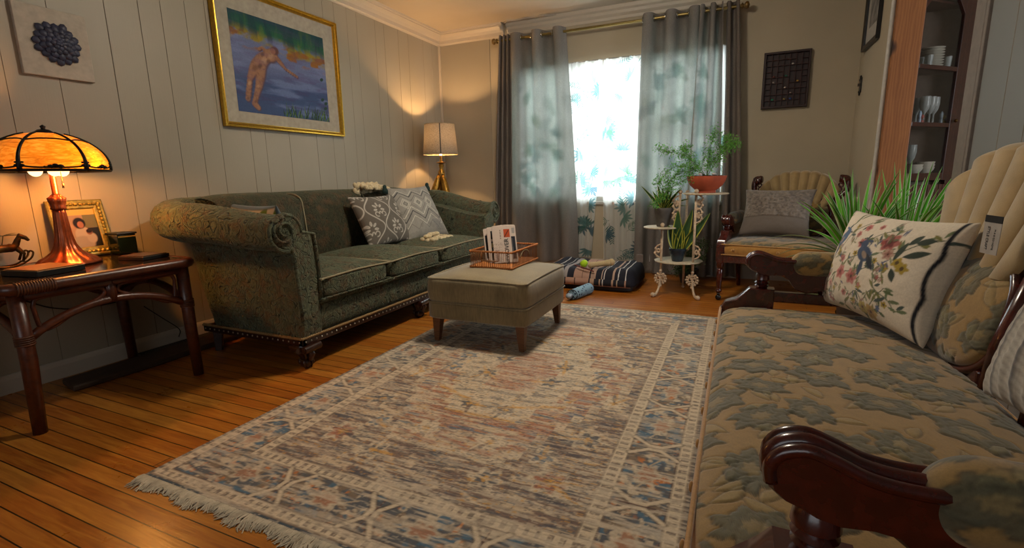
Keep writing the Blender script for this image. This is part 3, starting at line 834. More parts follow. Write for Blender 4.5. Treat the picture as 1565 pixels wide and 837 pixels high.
newspaper('folded newspaper with a dark masthead, in the middle of the basket', (-1.37, 2.68, .437), (-1.25, 2.755, .450), .225, (-.28, .38, 1), 0, np2)
def np3(cv, w, h):
    cv.rect(.008, .03, .02, h-.04, '#181a20'); cv.rect(.04, .06, .02, h-.04, '#8a3b2e')
newspaper('folded newspaper at the back of the basket, leaning most to the left', (-1.405, 2.70, .437), (-1.29, 2.775, .450), .215, (-.30, .40, 1), 0, np3)
# ============================================================ rattan side table
M_rat = wood('dark rattan', '#31140a', '#5f2c14', .38, (6, 6, 6), coat=.2)
M_rat2 = wood('rattan binding', '#2a1208', '#6b3a1c', .5)
tx0, tx1, ty0, ty1, tz = -3.03, -2.415, .835, 1.525, .60
tb = thing('side_table', 'dark rattan side table with arched aprons and a glass top by the left wall', 'table', ((tx0+tx1)/2, (ty0+ty1)/2, 0))
crn = {'fl': (tx1-.03, ty0+.035), 'fr': (tx1-.03, ty1-.035), 'bl': (tx0+.03, ty0+.035), 'br': (tx0+.03, ty1-.035)}
def loop_in(p0, p1, z_at, s):
    """closed rattan loop hugging the arch on side s of the span"""
    pass
for k, (x, y) in crn.items():
    fx = -1 if x > -2.7 else 1
    MB().tube([(x, y, .57), (x, y, .3), (x+.0, y-(.012 if k in('fl', 'bl') else -.006), 0)], [.026, .027, .023], 12).build('leg', M_rat, tb, smooth=True)
def apron(a, b):
    a = Vector(a+(0,)); b = Vector(b+(0,)); d = (b-a).normalized(); L = (b-a).length; m = MB()
    at = lambda t, z: tuple(a+(b-a)*t+Vector((0, 0, z)))
    arch = [at(t, .365+.105*sin(PI*t)**.75) for t in np.linspace(.02, .98, 17)]
    m.tube(arch, .017, 10)
    m.tube([at(.0, .545), at(1, .545)], .02, 10)
    m.tube([at(.5, .46), at(.5, .56)], .02, 10)
    for t in (.485, .515): m.tube([at(t, .46), at(t, .555)], .012, 8)
    for s in (0, 1):
        q = []
        f = (lambda t: t) if s == 0 else (lambda t: 1-t)
        for t, z in ((.07, .50), (.09, .41), (.15, .405), (.25, .437), (.36, .468), (.44, .49), (.46, .51), (.43, .527), (.30, .53), (.16, .53), (.09, .525)): q.append(at(f(t), z))
        q = spline(q+[q[0]], 4)[:-1]; m.tube(q, .008, 7, closed=True)
    m.build('apron', M_rat, tb, smooth=True)
apron(crn['fl'], crn['fr']); apron(crn['bl'], crn['br']); apron(crn['fl'], crn['bl']); apron(crn['fr'], crn['br'])
MB().tube(rr_path(tx0, tx1, ty0, ty1, .578, .035), .023, 10, closed=True).build('top_rim', M_rat, tb, smooth=True)
for (cx, cy_) in ((tx1, ty0+.06), (tx1, ty0+.0)):
    pass
bd = MB()
for i in range(14):
    y = ty0+.03+i*.0085; bd.tube([(tx1+.0235*cos(an), y, .578+.0235*sin(an)) for an in np.linspace(0, 2*PI, 12)[:-1]], .0042, 5, closed=True)
bd.build('cane_binding', M_rat2, tb, smooth=True)
for (x, y) in crn.values():
    bd = MB()
    for i in range(5): bd.tube([(x+.028*cos(an), y+.028*sin(an), .36+i*.008) for an in np.linspace(0, 2*PI, 12)[:-1]], .004, 5, closed=True)
    bd.build('cane_binding', M_rat2, tb, smooth=True)
gt = NT('dark glass top'); gt.base(hx('#1c120b')); gt.set(Roughness=.12); gt.b.inputs['Specular IOR Level'].default_value = .5
MB().box(tx0+.0, tx1-.012, ty0+.0, ty1-.012, .588, .598).build('glass_top', gt.m, tb, bevel=.002)
TZ = .598

# ============================================================ stained glass lamp
M_brz = plain('copper bronze', '#8a4a30', .32, .85, .25, 40)
M_lead = plain('dark bronze filigree', '#15110d', .45, .6)
lx, ly = -2.80, 1.205
lamp = thing('table_lamp', 'bronze lamp with a lit amber stained-glass dome on the rattan side table', 'lamp', (lx, ly, TZ))
fl = lambda th, z: 1+.035*cos(16*th)
zb = TZ
MB().lathe([(.118, zb), (.122, zb+.006), (.118, zb+.012), (.112, zb+.016), (.106, zb+.022), (.1, zb+.028), (.078, zb+.040), (.055, zb+.060), (.040, zb+.09), (.032, zb+.13), (.0275, zb+.18), (.024, zb+.235), (.022, zb+.25)], (lx, ly, 0), 64, mod=lambda th, z: 1+(.045 if z > zb+.02 else .015)*cos(14*th)).build('base', M_brz, lamp, smooth=True)
MB().lathe([(.022, zb+.248), (.030, zb+.254), (.026, zb+.262), (.031, zb+.285), (.034, zb+.302), (.028, zb+.306), (.020, zb+.312), (.02, zb+.316)], (lx, ly, 0), 48, mod=lambda th, z: 1+.07*cos(8*th)).build('leaf_collar', M_brz, lamp, smooth=True)
MB().lathe([(.018, zb+.314), (.012, zb+.322), (.012, zb+.44), (.008, zb+.45), (.008, zb+.60)], (lx, ly, 0), 20).build('stem', plain('copper stem', '#b0623c', .3, .8), lamp, smooth=True)
for an in (-.2, 2.0, 4.0):
    q = MB(); px_, py_ = lx+.055*cos(an), ly+.055*sin(an)
    q.tube([(lx, ly, zb+.44), (lx+.03*cos(an), ly+.03*sin(an), zb+.45), (px_, py_, zb+.455)], .007, 8); q.cyl((px_, py_, zb+.44), (px_, py_, zb+.475), .014)
    sk = q.build('socket', M_brz, lamp, smooth=True)
    MB().ball((px_, py_, zb+.428), .027, 12, (1, 1, 1.15)).build('bulb', emit('warm bulb', '#ffc98a', 2.2), sk, smooth=True)
# dome: six curved glass panels
zr, zt_ = 1.022, 1.185
def dome(v):
    an = v*PI/2*.93; return .028+.182*cos(an)**.8 if v < 1 else .028, zr+(zt_-zr)*sin(an)
def dr(v):
    r = .208*(1-v)**.02*max(0, (1-v**2.1))**.62+.03*v
    return r, zr+(zt_-zr)*v
def rpoly(th, R): 
    m = (th % (PI/3))-PI/6; return R*(.35+.65*cos(PI/6)/cos(m))/(1)
def gl_mat():
    t = NT('amber slag glass'); f = t.noise(t.coord((3, 3, 12)), 5, 4, .6, 1.5); c = t.ramp(f, [(.25, hx('#a4560a')), (.5, hx('#cf7d18')), (.75, hx('#e8a63a'))])
    t.base(c); t.set(Roughness=.25); t.l(c, t.b.inputs['Emission Color']); t.b.inputs['Emission Strength'].default_value = .40
    tl = t.n('ShaderNodeBsdfTranslucent'); t.l(c, tl.inputs[0]); mx = t.n('ShaderNodeMixShader'); mx.inputs[0].default_value = .12
    t.l(t.b.outputs[0], mx.inputs[1]); t.l(tl.outputs[0], mx.inputs[2]); t.l(mx.outputs[0], t.out.inputs[0]); return t.m
M_slag = gl_mat()
ro = .18   # rotation of the panels
shd = MB().tube([(lx+dr(.0)[0]*1.0*cos(a), ly+dr(0)[0]*sin(a), zr) for a in np.linspace(0, 2*PI, 3)[:-1]], .001, 3)
shade = MB().lathe([(.036, zt_-.012), (.04, zt_-.004), (.034, zt_+.002), (.02, zt_+.012), (.008, zt_+.014), (.008, zt_+.02), (.011, zt_+.026), (.0, zt_+.034)], (lx, ly, 0), 24).build('shade_cap', M_lead, lamp, smooth=True)
for k in range(6):
    a0 = ro+k*PI/3
    def pf(u, v, a0=a0):
        R, z = dr(v*.97); th = u*PI/3; return (lx+rpoly(th, R)*cos(a0+th), ly+rpoly(th, R)*sin(a0+th), z)
    MB().grid(pf, 13, 18).build('glass_panel', M_slag, lamp, smooth=True)
    rb = MB(); pts = []
    for v in np.linspace(0, 1, 18):
        R, z = dr(v*.97); pts.append((lx+(rpoly(0, R)+.001)*cos(a0), ly+(rpoly(0, R)+.001)*sin(a0), z))
    rb.tube(pts, [.0055+.004*(1-i/17)**3 for i in range(18)], 7)
    # bottom rim with filigree leaves and a scalloped border inside the panel
    for (zz_, rr_) in ((0.01, .006), (.05, .0035)):
        pts = []
        for th in np.linspace(0, PI/3, 12):
            R, z = dr(zz_+(.06*abs(2*th/(PI/3)-1)**4 if zz_ > .02 else 0)); pts.append((lx+(rpoly(th, R)+.002)*cos(a0+th), ly+(rpoly(th, R)+.002)*sin(a0+th), z-(.004 if zz_ < .02 else 0)))
        rb.tube(pts, rr_, 6)
    pts = []
    for th in np.linspace(0, PI/3, 12):
        R, z = dr(.80-.05*abs(2*th/(PI/3)-1)**3); pts.append((lx+(rpoly(th, R)+.002)*cos(a0+th), ly+(rpoly(th, R)+.002)*sin(a0+th), z))
    rb.tube(pts, .0035, 6)
    for dth, vv, s in ((.45, .075, .012), (.52, .11, .010), (.60, .075, .013), (.36, .06, .008), (.04, .10, .010), (.96, .10, .010), (.05, .18, .006), (.95, .18, .006)):
        th = dth*PI/3; R, z = dr(vv); rb.ball((lx+(rpoly(th, R)+.002)*cos(a0+th), ly+(rpoly(th, R)+.002)*sin(a0+th), z), s, 7, (1, 1, .7))
    rb.build('filigree', M_lead, lamp, smooth=True)
ch = MB()
for i in range(14): ch.ball((lx+.075, ly-.0, 1.022-.004*i), .0022, 6)
ch.cyl((lx+.075, ly, .965), (lx+.075, ly, .945), .004, n=8); ch.build('pull_chain', plain('brass chain', '#b08a4a', .3, 1), lamp, smooth=True)

# ============================================================ ornate photo frame, canister, boxes
def rect_frame(o, P0, ax, ay, nrm, w, h, prof, mat, name='moulding', smooth=False, orn=None):
    """mitred moulding. P0 = centre of back plane; prof: (inward distance from outer edge, height)"""
    P0, ax, ay, nrm = map(Vector, (P0, ax, ay, nrm)); n = len(prof); vs = []; fs = []
    cs = [(-1, -1), (1, -1), (1, 1), (-1, 1)]
    for (sx, sy) in cs:
        for d, t in prof: vs.append(P0+ax*(sx*(w/2-d))+ay*(sy*(h/2-d))+nrm*t)
    for i in range(4):
        j = (i+1) % 4
        for k in range(n): l = (k+1) % n; fs.append((i*n+k, j*n+k, j*n+l, i*n+l))
    m = MB(); m.add(vs, fs)
    if orn: orn(m, P0, ax, ay, nrm)
    return m.build(name, mat, o, smooth=smooth)
lean = radians(13); fa = Vector((0, 1, 0)); fu = Vector((-sin(lean), 0, cos(lean))); fn_ = fa.cross(fu)
FW, FH = .235, .285
fc = Vector((-2.985, 1.375, TZ+.004))+fu*FH/2
pfm = thing('photo_frame', 'ornate gilt photo frame leaning on the wall behind the amber-glass lamp', 'photo frame', tuple(fc))
M_gilt = plain('old gilt', '#8f7c3c', .45, .6, .35, 60, .4)
def orn(m, P0, ax, ay, nn):
    random.seed(2)
    for s in (-1, 1):
        for i in range(11):
            m.ball(P0+ay*(s*(FH/2-.022))+ax*(-FW/2+.02+i*(FW-.04)/10)+nn*.014, .0105, 7, (1, 1, .8))
        for i in range(13): m.ball(P0+ax*(s*(FW/2-.022))+ay*(-FH/2+.03+i*(FH-.06)/12)+nn*.014, .0105, 7, (.8, 1, 1))
rect_frame(pfm, fc, fa, fu, fn_, FW, FH, [(0, 0), (0, .012), (.006, .016), (.022, .013), (.04, .012), (.045, .008), (.045, 0)], M_gilt, orn=orn, smooth=35)
U, V = mesh2(FW-.086, FH-.086, .0015); w, h = FW-.086, FH-.086; cv = Canvas(U*w, V*h, '#8a6f5c')
K = w/.114; cv.rect(0, w, h*.84, h, '#b0904a'); cv.rect(.07*K, w, h*.5, h*.84, '#5c5a40'); cv.rect(.075*K, w, .0, h*.5, '#1d1b1a')
cv.ell(.058*K, .05*K, .026*K, .032*K, '#958a80', 0, .2); cv.ell(.05*K, .016*K, .038*K, .03*K, '#857a70', 0, .2); cv.ell(.054*K, .096*K, .020*K, .022*K, '#1c120e', 0, .2); cv.ell(.057*K, .090*K, .010*K, .013*K, '#8a5a48', 0, .3)
cv.ell(.083*K, .036*K, .016*K, .020*K, '#8f857c', 0, .3); cv.ell(.079*K, .060*K, .010*K, .011*K, '#6a4436', 0, .3); cv.ell(.079*K, .064*K, .010*K, .008*K, '#241611', 0, .3)
a_, u_, n_ = [np.array(q) for q in (fa, fu, fn_)]
npgrid('photograph', np.array(fc-fa*w/2-fu*h/2+fn_*.004)+(U*w)[..., None]*a_+(V*h)[..., None]*u_, cv.c, vcol('photo print', .25), pfm)
MB().obox(Matrix.Translation(fc-fn_*.003) @ Matrix((tuple(fa)+(0,), tuple(fu)+(0,), tuple(fn_)+(0,), (0, 0, 0, 1))).transposed(), FW-.01, FH-.01, .005).build('back_board', M_black, pfm)
# glass canister
cn = thing('canister', 'dark green glass canister with a black lid beside the photo frame', 'canister', (-2.93, 1.505, TZ))
cg = NT('dark green glass'); cg.base(hx('#141d12')); cg.set(Roughness=.08); cg.b.inputs['Transmission Weight'].default_value = .25
MB().box(-2.985, -2.885, 1.462, 1.548, TZ+.001, TZ+.102).build('glass_body', cg.m, cn, bevel=.004)
MB().box(-2.99, -2.88, 1.457, 1.553, TZ+.103, TZ+.112).build('lid', M_black, cn, bevel=.003)
MB().box(-2.984, -2.8845, 1.464, 1.546, TZ+.088, TZ+.095).build('gold_band', plain('brassy band', '#a88b48', .4, .6), cn)
def flatbox(label, x0, x1, y0, y1, z0, z1, rz, topc, cat):
    c = Vector(((x0+x1)/2, (y0+y1)/2, z0)); o = thing('flat_box' if cat == 'box' else 'book', label, cat, tuple(c)); R = Matrix.Rotation(rz, 3, 'Z')
    MB().box(x0, x1, y0, y1, z0, z1-.004, R).build('body', M_black, o, bevel=.002)
    MB().box(x0+.008, x1-.008, y0+.008, y1-.008, z1-.004, z1, R).build('cover', plain('cover '+topc, topc, .35), o)
flatbox('flat black book in front of the bronze lamp base on the rattan table', -2.72, -2.52, .95, 1.13, TZ+.001, TZ+.028, .18, '#8b5a34', 'book')
flatbox('slim dark box with a brownish top at the right end of the rattan table', -2.70, -2.55, 1.36, 1.50, TZ+.001, TZ+.022, .2, '#3c2a20', 'box')
# brass rocking horse
M_brass = plain('aged brass', '#5f4520', .5, .75, .35, 50)
rh = thing('rocking_horse', 'small aged brass rocking horse figurine at the far left of the rattan table', 'figurine', (-2.97, 1.06, TZ))
def RH(x, z, d=0): return (-2.97+d-.25*x*0, 1.06+x, TZ+z)
m = MB()
for d in (-.022, .022): m.tube(spline([RH(-.10, .05, d), RH(-.075, .02, d), RH(-.02, .004, d), RH(.03, .008, d), RH(.07, .03, d), RH(.083, .056, d), RH(.075, .066, d), RH(.066, .058, d)], 4), .0042, 7)
m.cyl(RH(-.06, .015, -.022), RH(-.06, .015, .022), .003); m.cyl(RH(.05, .02, -.022), RH(.05, .02, .022), .003); m.build('rockers', M_brass, rh, smooth=True)
m = MB(); m.tube(spline([RH(-.075, .10), RH(-.05, .088), RH(0, .085), RH(.03, .09), RH(.045, .115), RH(.055, .135)], 4), [.008, .012, .016, .019, .02, .02, .019, .018, .018, .018, .02, .019, .017, .014, .013, .012, .012, .011, .01, .009, .009][:21], 10)
m.tube([RH(.05, .137), RH(.075, .125), RH(.085, .112)], [.012, .009, .006], 8)
for x, d in ((.035, -.015), (.035, .015), (-.055, -.015), (-.055, .015)): m.tube([RH(x, .085, d*.7), RH(x+.02, .055, d), RH(x+.01, .025, d*1.3)], [.009, .006, .005], 7)
m.tube(spline([RH(-.08, .1), RH(-.1, .09), RH(-.105, .07)], 4), .005, 6); m.build('horse', M_brass, rh, smooth=True)
M_lf = plain('dark green leaf', '#2c3a1c', .5)
def blade(mb, p, d, L, w, droop=.3, n=8, fold=.25, side=None):
    """a tapering leaf from p along d, bending down"""
    p, d = Vector(p), Vector(d).normalized(); s = side or d.cross(Vector((0, 0, 1)))
    if s.length < 1e-3: s = Vector((1, 0, 0))
    s.normalize(); vs = []; q = p.copy(); dd = d.copy()
    for i in range(n+1):
        t = i/n; ww = w/2*(sin(PI*min(1, t*.72+.22))**.9 if t < .999 else .02)
        nn = s.cross(dd); vs += [q-s*ww+nn*ww*fold, q.copy(), q+s*ww+nn*ww*fold]
        dd = (dd+Vector((0, 0, -droop/n))).normalized(); q = q+dd*L/n
    mb.add(vs, [(i*3+a, i*3+a+1, i*3+a+4, i*3+a+3) for i in range(n) for a in (0, 1)]); return mb
pr_ = thing('sprig', 'small dark leafy sprig on the rocking horse figurine', 'plant', RH(.0, .14))
m = MB(); m.tube([RH(-.01, .10), RH(0, .14)], .002, 5)
for an, L in ((.1, .07), (-.3, .085), (.6, .05), (2.6, .06), (3.4, .05)): blade(m, RH(0, .14), (0, cos(an), .15+.3*sin(an)), L, .016, .3)
m.build('leaves', M_lf, pr_, smooth=True)
# cords
c1 = MB().tube(spline([(-3.055, 1.12, .42), (-3.05, 1.22, .36), (-3.05, 1.35, .33), (-3.04, 1.55, .33)], 6), .003, 6)
tag(c1.build('lamp_cord', M_black, None, smooth=True), 'thin black cord hanging along the left wall under the rattan table', 'cord')
c1 = MB().tube(spline([(-3.055, 1.62, .27), (-3.04, 1.70, .18), (-3.0, 1.76, .10), (-2.98, 1.74, .06)], 6), .0025, 6)
tag(c1.build('power_cord', M_black, None, smooth=True), 'short black cord running down to the floor vent by the left wall', 'cord')
# floor register and dark board
fv = thing('floor_vent', 'slotted metal floor vent at the foot of the left wall', 'vent', (-3.0, 1.75, 0))
MB().box(-3.045, -2.965, 1.52, 2.0, 0.001, .016).build('frame', plain('vent metal', '#6b5f4d', .5, .4), fv, bevel=.002)
m = MB()
for i in range(34): m.box(-3.035, -2.975, 1.535+i*.0135, 1.541+i*.0135, .0162, .018)
m.build('slots', M_black, fv)
m = MB()
random.seed(8)
pl = [(-2.945, 1.15), (-2.78, 1.12), (-2.76, 1.5), (-2.77, 1.85), (-2.77, 2.25), (-2.93, 2.27), (-2.95, 1.7)]
m.prism(pl, lambda a, b, d: (a, b, d), .002, .032)
tag(m.build('wooden_plank', wood('dark old plank', '#1d130c', '#4a3524', .6, (20, 2, 20)), None, bevel=.008), 'long dark wooden plank lying on the floor under the side table', 'plank')

# ============================================================ framed painting and canvas
PC = Vector((XL+.002, 2.80, 1.757)); PW, PH = 1.075, .885
pt = thing('framed_painting', 'large gold-framed painting of a figure floating on blue water above the sofa', 'painting', tuple(PC))
M_gold = plain('gold moulding', '#c39a3a', .28, .9, .18, 60, .1)
rect_frame(pt, PC, (0, 1, 0), (0, 0, 1), (1, 0, 0), PW, PH, [(0, 0), (0, .03), (.004, .036), (.010, .036), (.014, .028), (.020, .030), (.026, .024), (.030, .014), (.034, .014), (.034, 0)], M_gold, 'frame')
MB().box(XL+.006, XL+.012, PC.y-PW/2+.03, PC.y+PW/2-.03, PC.z-PH/2+.03, PC.z+PH/2-.03).build('mat_board', plain('linen mat', '#a39a8a', .8), pt)
w, h = .815, .635; U, V = mesh2(w, h, .003); X, Y = U*w, V*h
cv = Canvas(X, Y, '#35486e')
st = fbm(X*5, Y*26, 4, 3); st2 = fbm(X*9, Y*40, 4, 9)
cv.blend(np.clip((st-.45)*4, 0, 1)*.6, '#6d7aa3'); cv.blend(np.clip((st2-.5)*5, 0, 1)*.5, '#22335e')
cv.blend(np.clip((Y/h-.30)*2.2, 0, .5), '#7c83a8')
e = Y/h+.07*(fbm(X*7, Y*3, 3, 5)-.5)+.10*(X/w-.5)
cv.blend(np.clip((e-.66)*14, 0, 1)*np.clip((fbm(X*14, Y*22, 3, 12)-.35)*5, 0, 1), '#8b7a1d')
cv.blend(np.clip((e-.60)*16, 0, 1)*np.clip((fbm(X*10, Y*24, 3, 32)-.52)*9, 0, 1), '#8a5a1c')
cv.blend(np.clip((e-.78)*14, 0, 1), '#1d5a3c'); cv.blend(np.clip((e-.9)*12, 0, 1), '#10424a')
vv = fbm(X*16, Y*4, 3, 21); cv.blend(np.clip((e-.72)*10, 0, 1)*np.clip((vv-.5)*8, 0, 1)*.7, '#0d3340'); cv.blend(np.clip((e-.72)*10, 0, 1)*np.clip((.42-vv)*8, 0, 1)*.5, '#5d7a22')
# floating pale figure: legs to the lower left, arm to the right
sk, sh = '#93694e', '#4f3a44'
def limb(pts, w0, w1, col):
    n = len(pts)-1
    for i in range(n):
        for k in range(6):
            t = (i+k/6)/n; x = pts[i][0]+(pts[i+1][0]-pts[i][0])*k/6; y = pts[i][1]+(pts[i+1][1]-pts[i][1])*k/6
            r = (w0+(w1-w0)*t)*.86*(1+.12*sin(t*9)); cv.ell(x*w, y*h, r, r, col, 0, .6)
for dx, dy, col, g_ in ((.006, -.008, sh, 1.15), (0, 0, sk, 1)):
    limb([(.215+dx, .52+dy), (.14+dx, .36+dy), (.09+dx, .10+dy)], .035*g_, .017*g_, col)
    limb([(.27+dx, .51+dy), (.22+dx, .30+dy), (.155+dx, .10+dy), (.20+dx, .05+dy)], .036*g_, .014*g_, col)
    limb([(.24+dx, .53+dy), (.33+dx, .62+dy), (.40+dx, .655+dy)], .042*g_, .038*g_, col)
    limb([(.42+dx, .64+dy), (.52+dx, .53+dy), (.66+dx, .46+dy)], .018*g_, .010*g_, col)
    limb([(.34+dx, .66+dy), (.29+dx, .70+dy), (.25+dx, .67+dy)], .014*g_, .009*g_, col)
for x, y, r, c1_ in ((.20, .47, .02, '#6b4a38'), (.30, .57, .022, '#b08a6c'), (.37, .63, .02, '#ab8466'), (.13, .30, .012, '#b08a6c'), (.21, .28, .012, '#a98062'), (.25, .50, .016, '#573c34'), (.34, .57, .014, '#634636'), (.10, .14, .01, '#6b4a38'), (.17, .12, .01, '#6b4a38'), (.29, .63, .014, '#5d4238')): cv.ell(x*w, y*h, r*1.3, r*.8, c1_, .7, .9, .8)
cv.blend(np.clip((fbm(X*60, Y*60, 3, 55)-.55)*6, 0, 1)*(cv.c[..., 0] > cv.c[..., 2]*1.3)*(X < w*.7)*.45, '#6a4638')
cv.ell(.42*w, .70*h, .034, .028, '#5d3a34', 0, .4); cv.ell(.40*w, .69*h, .022, .02, '#8a5d4c', 0, .3)
cv.blend((np.clip((st2-.5)*4, 0, 1)*.25), '#59406a')
random.seed(6)
for k in range(60):
    x = random.uniform(.45, 1.0); cv.leaf(x*w, -.01, random.uniform(.04, .12)*(1.4 if random.random() < .15 else 1), .008, PI/2+random.uniform(-.6, .6), random.choice(['#1c3a1c', '#3d5a20', '#0f2a1a', '#55722a']))
cv.blend(np.clip((Y/h-.8)*5, 0, 1)*.5, '#0f3a44')
for x, y in ((.93, .26), (.97, .22), (.96, .16), (.94, .5)): cv.ell(x*w, y*h, .018, .012, '#173a30', .4, .3)
npgrid('canvas', V3(np.full(X.shape, XL+.0135), PC.y-.012-w/2+X, PC.z-.018-h/2+Y), cv.c, vcol('oil paint', .5, .15, gs=120, bump=.25), pt)
# small canvas with a succulent relief
AC = Vector((XL+.0, 1.425, 1.628)); aw, ah = .285, .315
ca = thing('wall_canvas', 'white square canvas with a dark blue succulent relief high on the left wall', 'canvas', tuple(AC))
MB().box(XL+.001, XL+.022, AC.y-aw/2, AC.y+aw/2, AC.z-ah/2, AC.z+ah/2).build('canvas_panel', plain('white canvas', '#b3a796', .8), ca, bevel=.003)
m = MB(); random.seed(9); M_suc = plain('blue grey petals', '#34364a', .5, var=.4)
for ring, (R, k, s, dz) in enumerate(((.075, 16, .026, .004), (.055, 14, .024, .012), (.038, 11, .02, .019), (.022, 8, .016, .025), (.009, 5, .011, .03))):
    for i in range(k):
        an = 2*PI*i/k+ring*.3
        M = Matrix.Rotation(an, 3, 'X')
        d = Vector((0, cos(an), sin(an)))
        m.ball(Vector((XL+.024+dz, AC.y+.005, AC.z+.0))+d*R*random.uniform(.9, 1.1), s, 7, (.35, 1, .7), M)
m.build('succulent_relief', M_suc, ca, smooth=True)
# ============================================================ end table, drum lamp, dish
ex, ey = -2.775, 4.40
et = thing('end_table', 'small wooden end table hidden behind the far arm of the sofa', 'table', (-2.72, 4.40, 0))
M_et = wood('end table wood', '#3a2114', '#5f3820', .4)
MB().box(-3.0, -2.46, 4.14, 4.66, .70, .725).build('table_top', M_et, et, bevel=.004)
MB().box(-2.97, -2.49, 4.17, 4.63, .62, .70).build('apron', M_et, et)
for x in (-2.96, -2.52):
    for y in (4.18, 4.60): MB().cyl((x+.01, y+.01, 0), (x+.01, y+.01, .62), .016, .022).build('leg', M_et, et, smooth=50)
EZ = .725
dl = thing('table_lamp', 'antique gold lamp with a sheer drum shade in the far left corner', 'lamp', (ex, ey, EZ))
M_ag = plain('antique gold', '#94702e', .38, .85, .35, 45, .2)
m = MB()
m.lathe([(.062, EZ), (.064, EZ+.008), (.05, EZ+.016), (.03, EZ+.022), (.022, EZ+.04), (.018, EZ+.10), (.02, EZ+.18), (.033, EZ+.24), (.036, EZ+.27), (.033, EZ+.30), (.024, EZ+.318), (.018, EZ+.33), (.024, EZ+.35), (.026, EZ+.37), (.018, EZ+.378), (.048, EZ+.388), (.05, EZ+.393), (.02, EZ+.398), (.012, EZ+.402), (.012, EZ+.46)], (ex, ey, 0), 32)
m.build('base', M_ag, dl, smooth=50)
for an in (-.55, PI/2+.5, PI+.95):   # three slender legs like folded wings
    d = Vector((cos(an), sin(an), 0)); m = MB(); b = Vector((ex, ey, EZ))
    m.tube([b+d*.022+Vector((0, 0, .27)), b+d*.044+Vector((0, 0, .22)), b+d*.065+Vector((0, 0, .15)), b+d*.098+Vector((0, 0, .085)), b+d*.135+Vector((0, 0, .03)), b+d*.165+Vector((0, 0, .006))], [.018, .028, .038, .036, .019, .007], 10)
    m.tube([b+d*.085+Vector((0, 0, .06)), b+d*.085+Vector((0, 0, .008)), b+d*.105+Vector((0, 0, .004))], [.012, .007, .007], 8)
    m.ball(b+d*.045+Vector((0, 0, .25)), .014, 8)
    m.tube([b+d*.045+Vector((0, 0, .255)), b+d*.062+Vector((0, 0, .235)), b+d*.06+Vector((0, 0, .215))], [.008, .007, .004], 7)
    m.build('bird_leg', M_ag, dl, smooth=True)
sr0, sr1, sz0, sz1 = .175, .15, 1.195, 1.49
def drum():
    t = NT('sheer drum fabric'); f = t.noise(t.coord((1, 1, 1)), 160, 4, .8)
    c = t.ramp(f, [(.35, hx('#5a5248')), (.65, hx('#8f8474'))]); t.base(c); t.set(Roughness=.7)
    tl = t.n('ShaderNodeBsdfTranslucent'); t.l(c, tl.inputs[0]); mx = t.n('ShaderNodeMixShader'); mx.inputs[0].default_value = .055
    t.l(t.b.outputs[0], mx.inputs[1]); t.l(tl.outputs[0], mx.inputs[2]); t.l(mx.outputs[0], t.out.inputs[0]); return t.m
sh = MB().grid(lambda u, v: (ex+(sr0+(sr1-sr0)*v)*cos(2*PI*u), ey+(sr0+(sr1-sr0)*v)*sin(2*PI*u), sz0+(sz1-sz0)*v), 64, 6, closeu=True).build('shade', drum(), dl, smooth=True)
for zz_, rr_ in ((sz0, sr0), (sz1, sr1)): MB().tube([(ex+rr_*cos(a), ey+rr_*sin(a), zz_) for a in np.linspace(0, 2*PI, 49)[:-1]], .003, 6, closed=True).build('shade_rim', plain('shade rim', '#8f8064', .5), sh, smooth=True)
sa = -1.0
MB().add([(ex+(sr0+.001)*cos(sa+s), ey+(sr0+.001)*sin(sa+s), sz0) for s in (-.035, .035)]+[(ex+(sr1+.001)*cos(sa+s), ey+(sr1+.001)*sin(sa+s), sz1) for s in (.035, -.035)], [(0, 1, 2, 3)]).build('shade_seam', M_black, sh)
MB().tube([(ex-sr1*.97, ey, sz1-.02), (ex, ey, sz1-.03), (ex+sr1*.97, ey, sz1-.02)], .002, 5).build('harp', M_ag, dl)
MB().ball((ex, ey, 1.33), .03, 12, (1, 1, 1.3)).cyl((ex, ey, 1.18), (ex, ey, 1.30), .012).build('bulb', emit('soft warm bulb', '#ffc98a', 8), dl, smooth=True)
ds = thing('leaf_dish', 'small greenish leaf-shaped ceramic dish beside the gold lamp', 'dish', (-2.57, 4.40, EZ))
m = MB()
for k in range(7):
    an = k*2*PI/7; d = Vector((cos(an), sin(an), 0))
    m.ball(Vector((-2.57, 4.40, EZ+.018))+d*.032, .02, 9, (1.1, .5, .8), Matrix.Rotation(an, 3, 'Z') @ Matrix.Rotation(-.8, 3, 'Y'))
m.ball((-2.57, 4.40, EZ+.008), .035, 10, (1, 1, .25)); m.build('leaves', plain('olive glaze', '#7d7a3a', .3, var=.3), ds, smooth=True)

# ============================================================ curtain rod and curtains
RY, RZ = 4.815, 2.305
rod = thing('curtain_rod', 'brass curtain rod with ball finials above the window', 'curtain rod', (-1.2, RY, RZ))
MB().cyl((-2.30, RY, RZ), (-.07, RY, RZ), .0125).build('pole', plain('brass rod', '#8c7a48', .3, .8), rod, smooth=50)
for x, s in ((-2.32, -1), (-.05, 1)):
    MB().lathe([(.013, 0), (.022, .006), (.024, .012), (.014, .018), (.012, .024), (.026, .034), (.03, .045), (.024, .06), (0, .066)], (x-s*.02, RY, RZ), 18, M=Matrix.Rotation(s*PI/2, 3, 'Y')).build('finial', plain('finial brass', '#7a6238', .35, .7), rod, smooth=True)
for x in (-2.27, -.13): MB().box(x-.01, x+.01, RY, YB, RZ-.012, RZ+.01).box(x-.02, x+.02, YB-.008, YB, RZ-.05, RZ+.03).build('bracket', plain('bracket', '#6b5c38', .4, .7), rod)
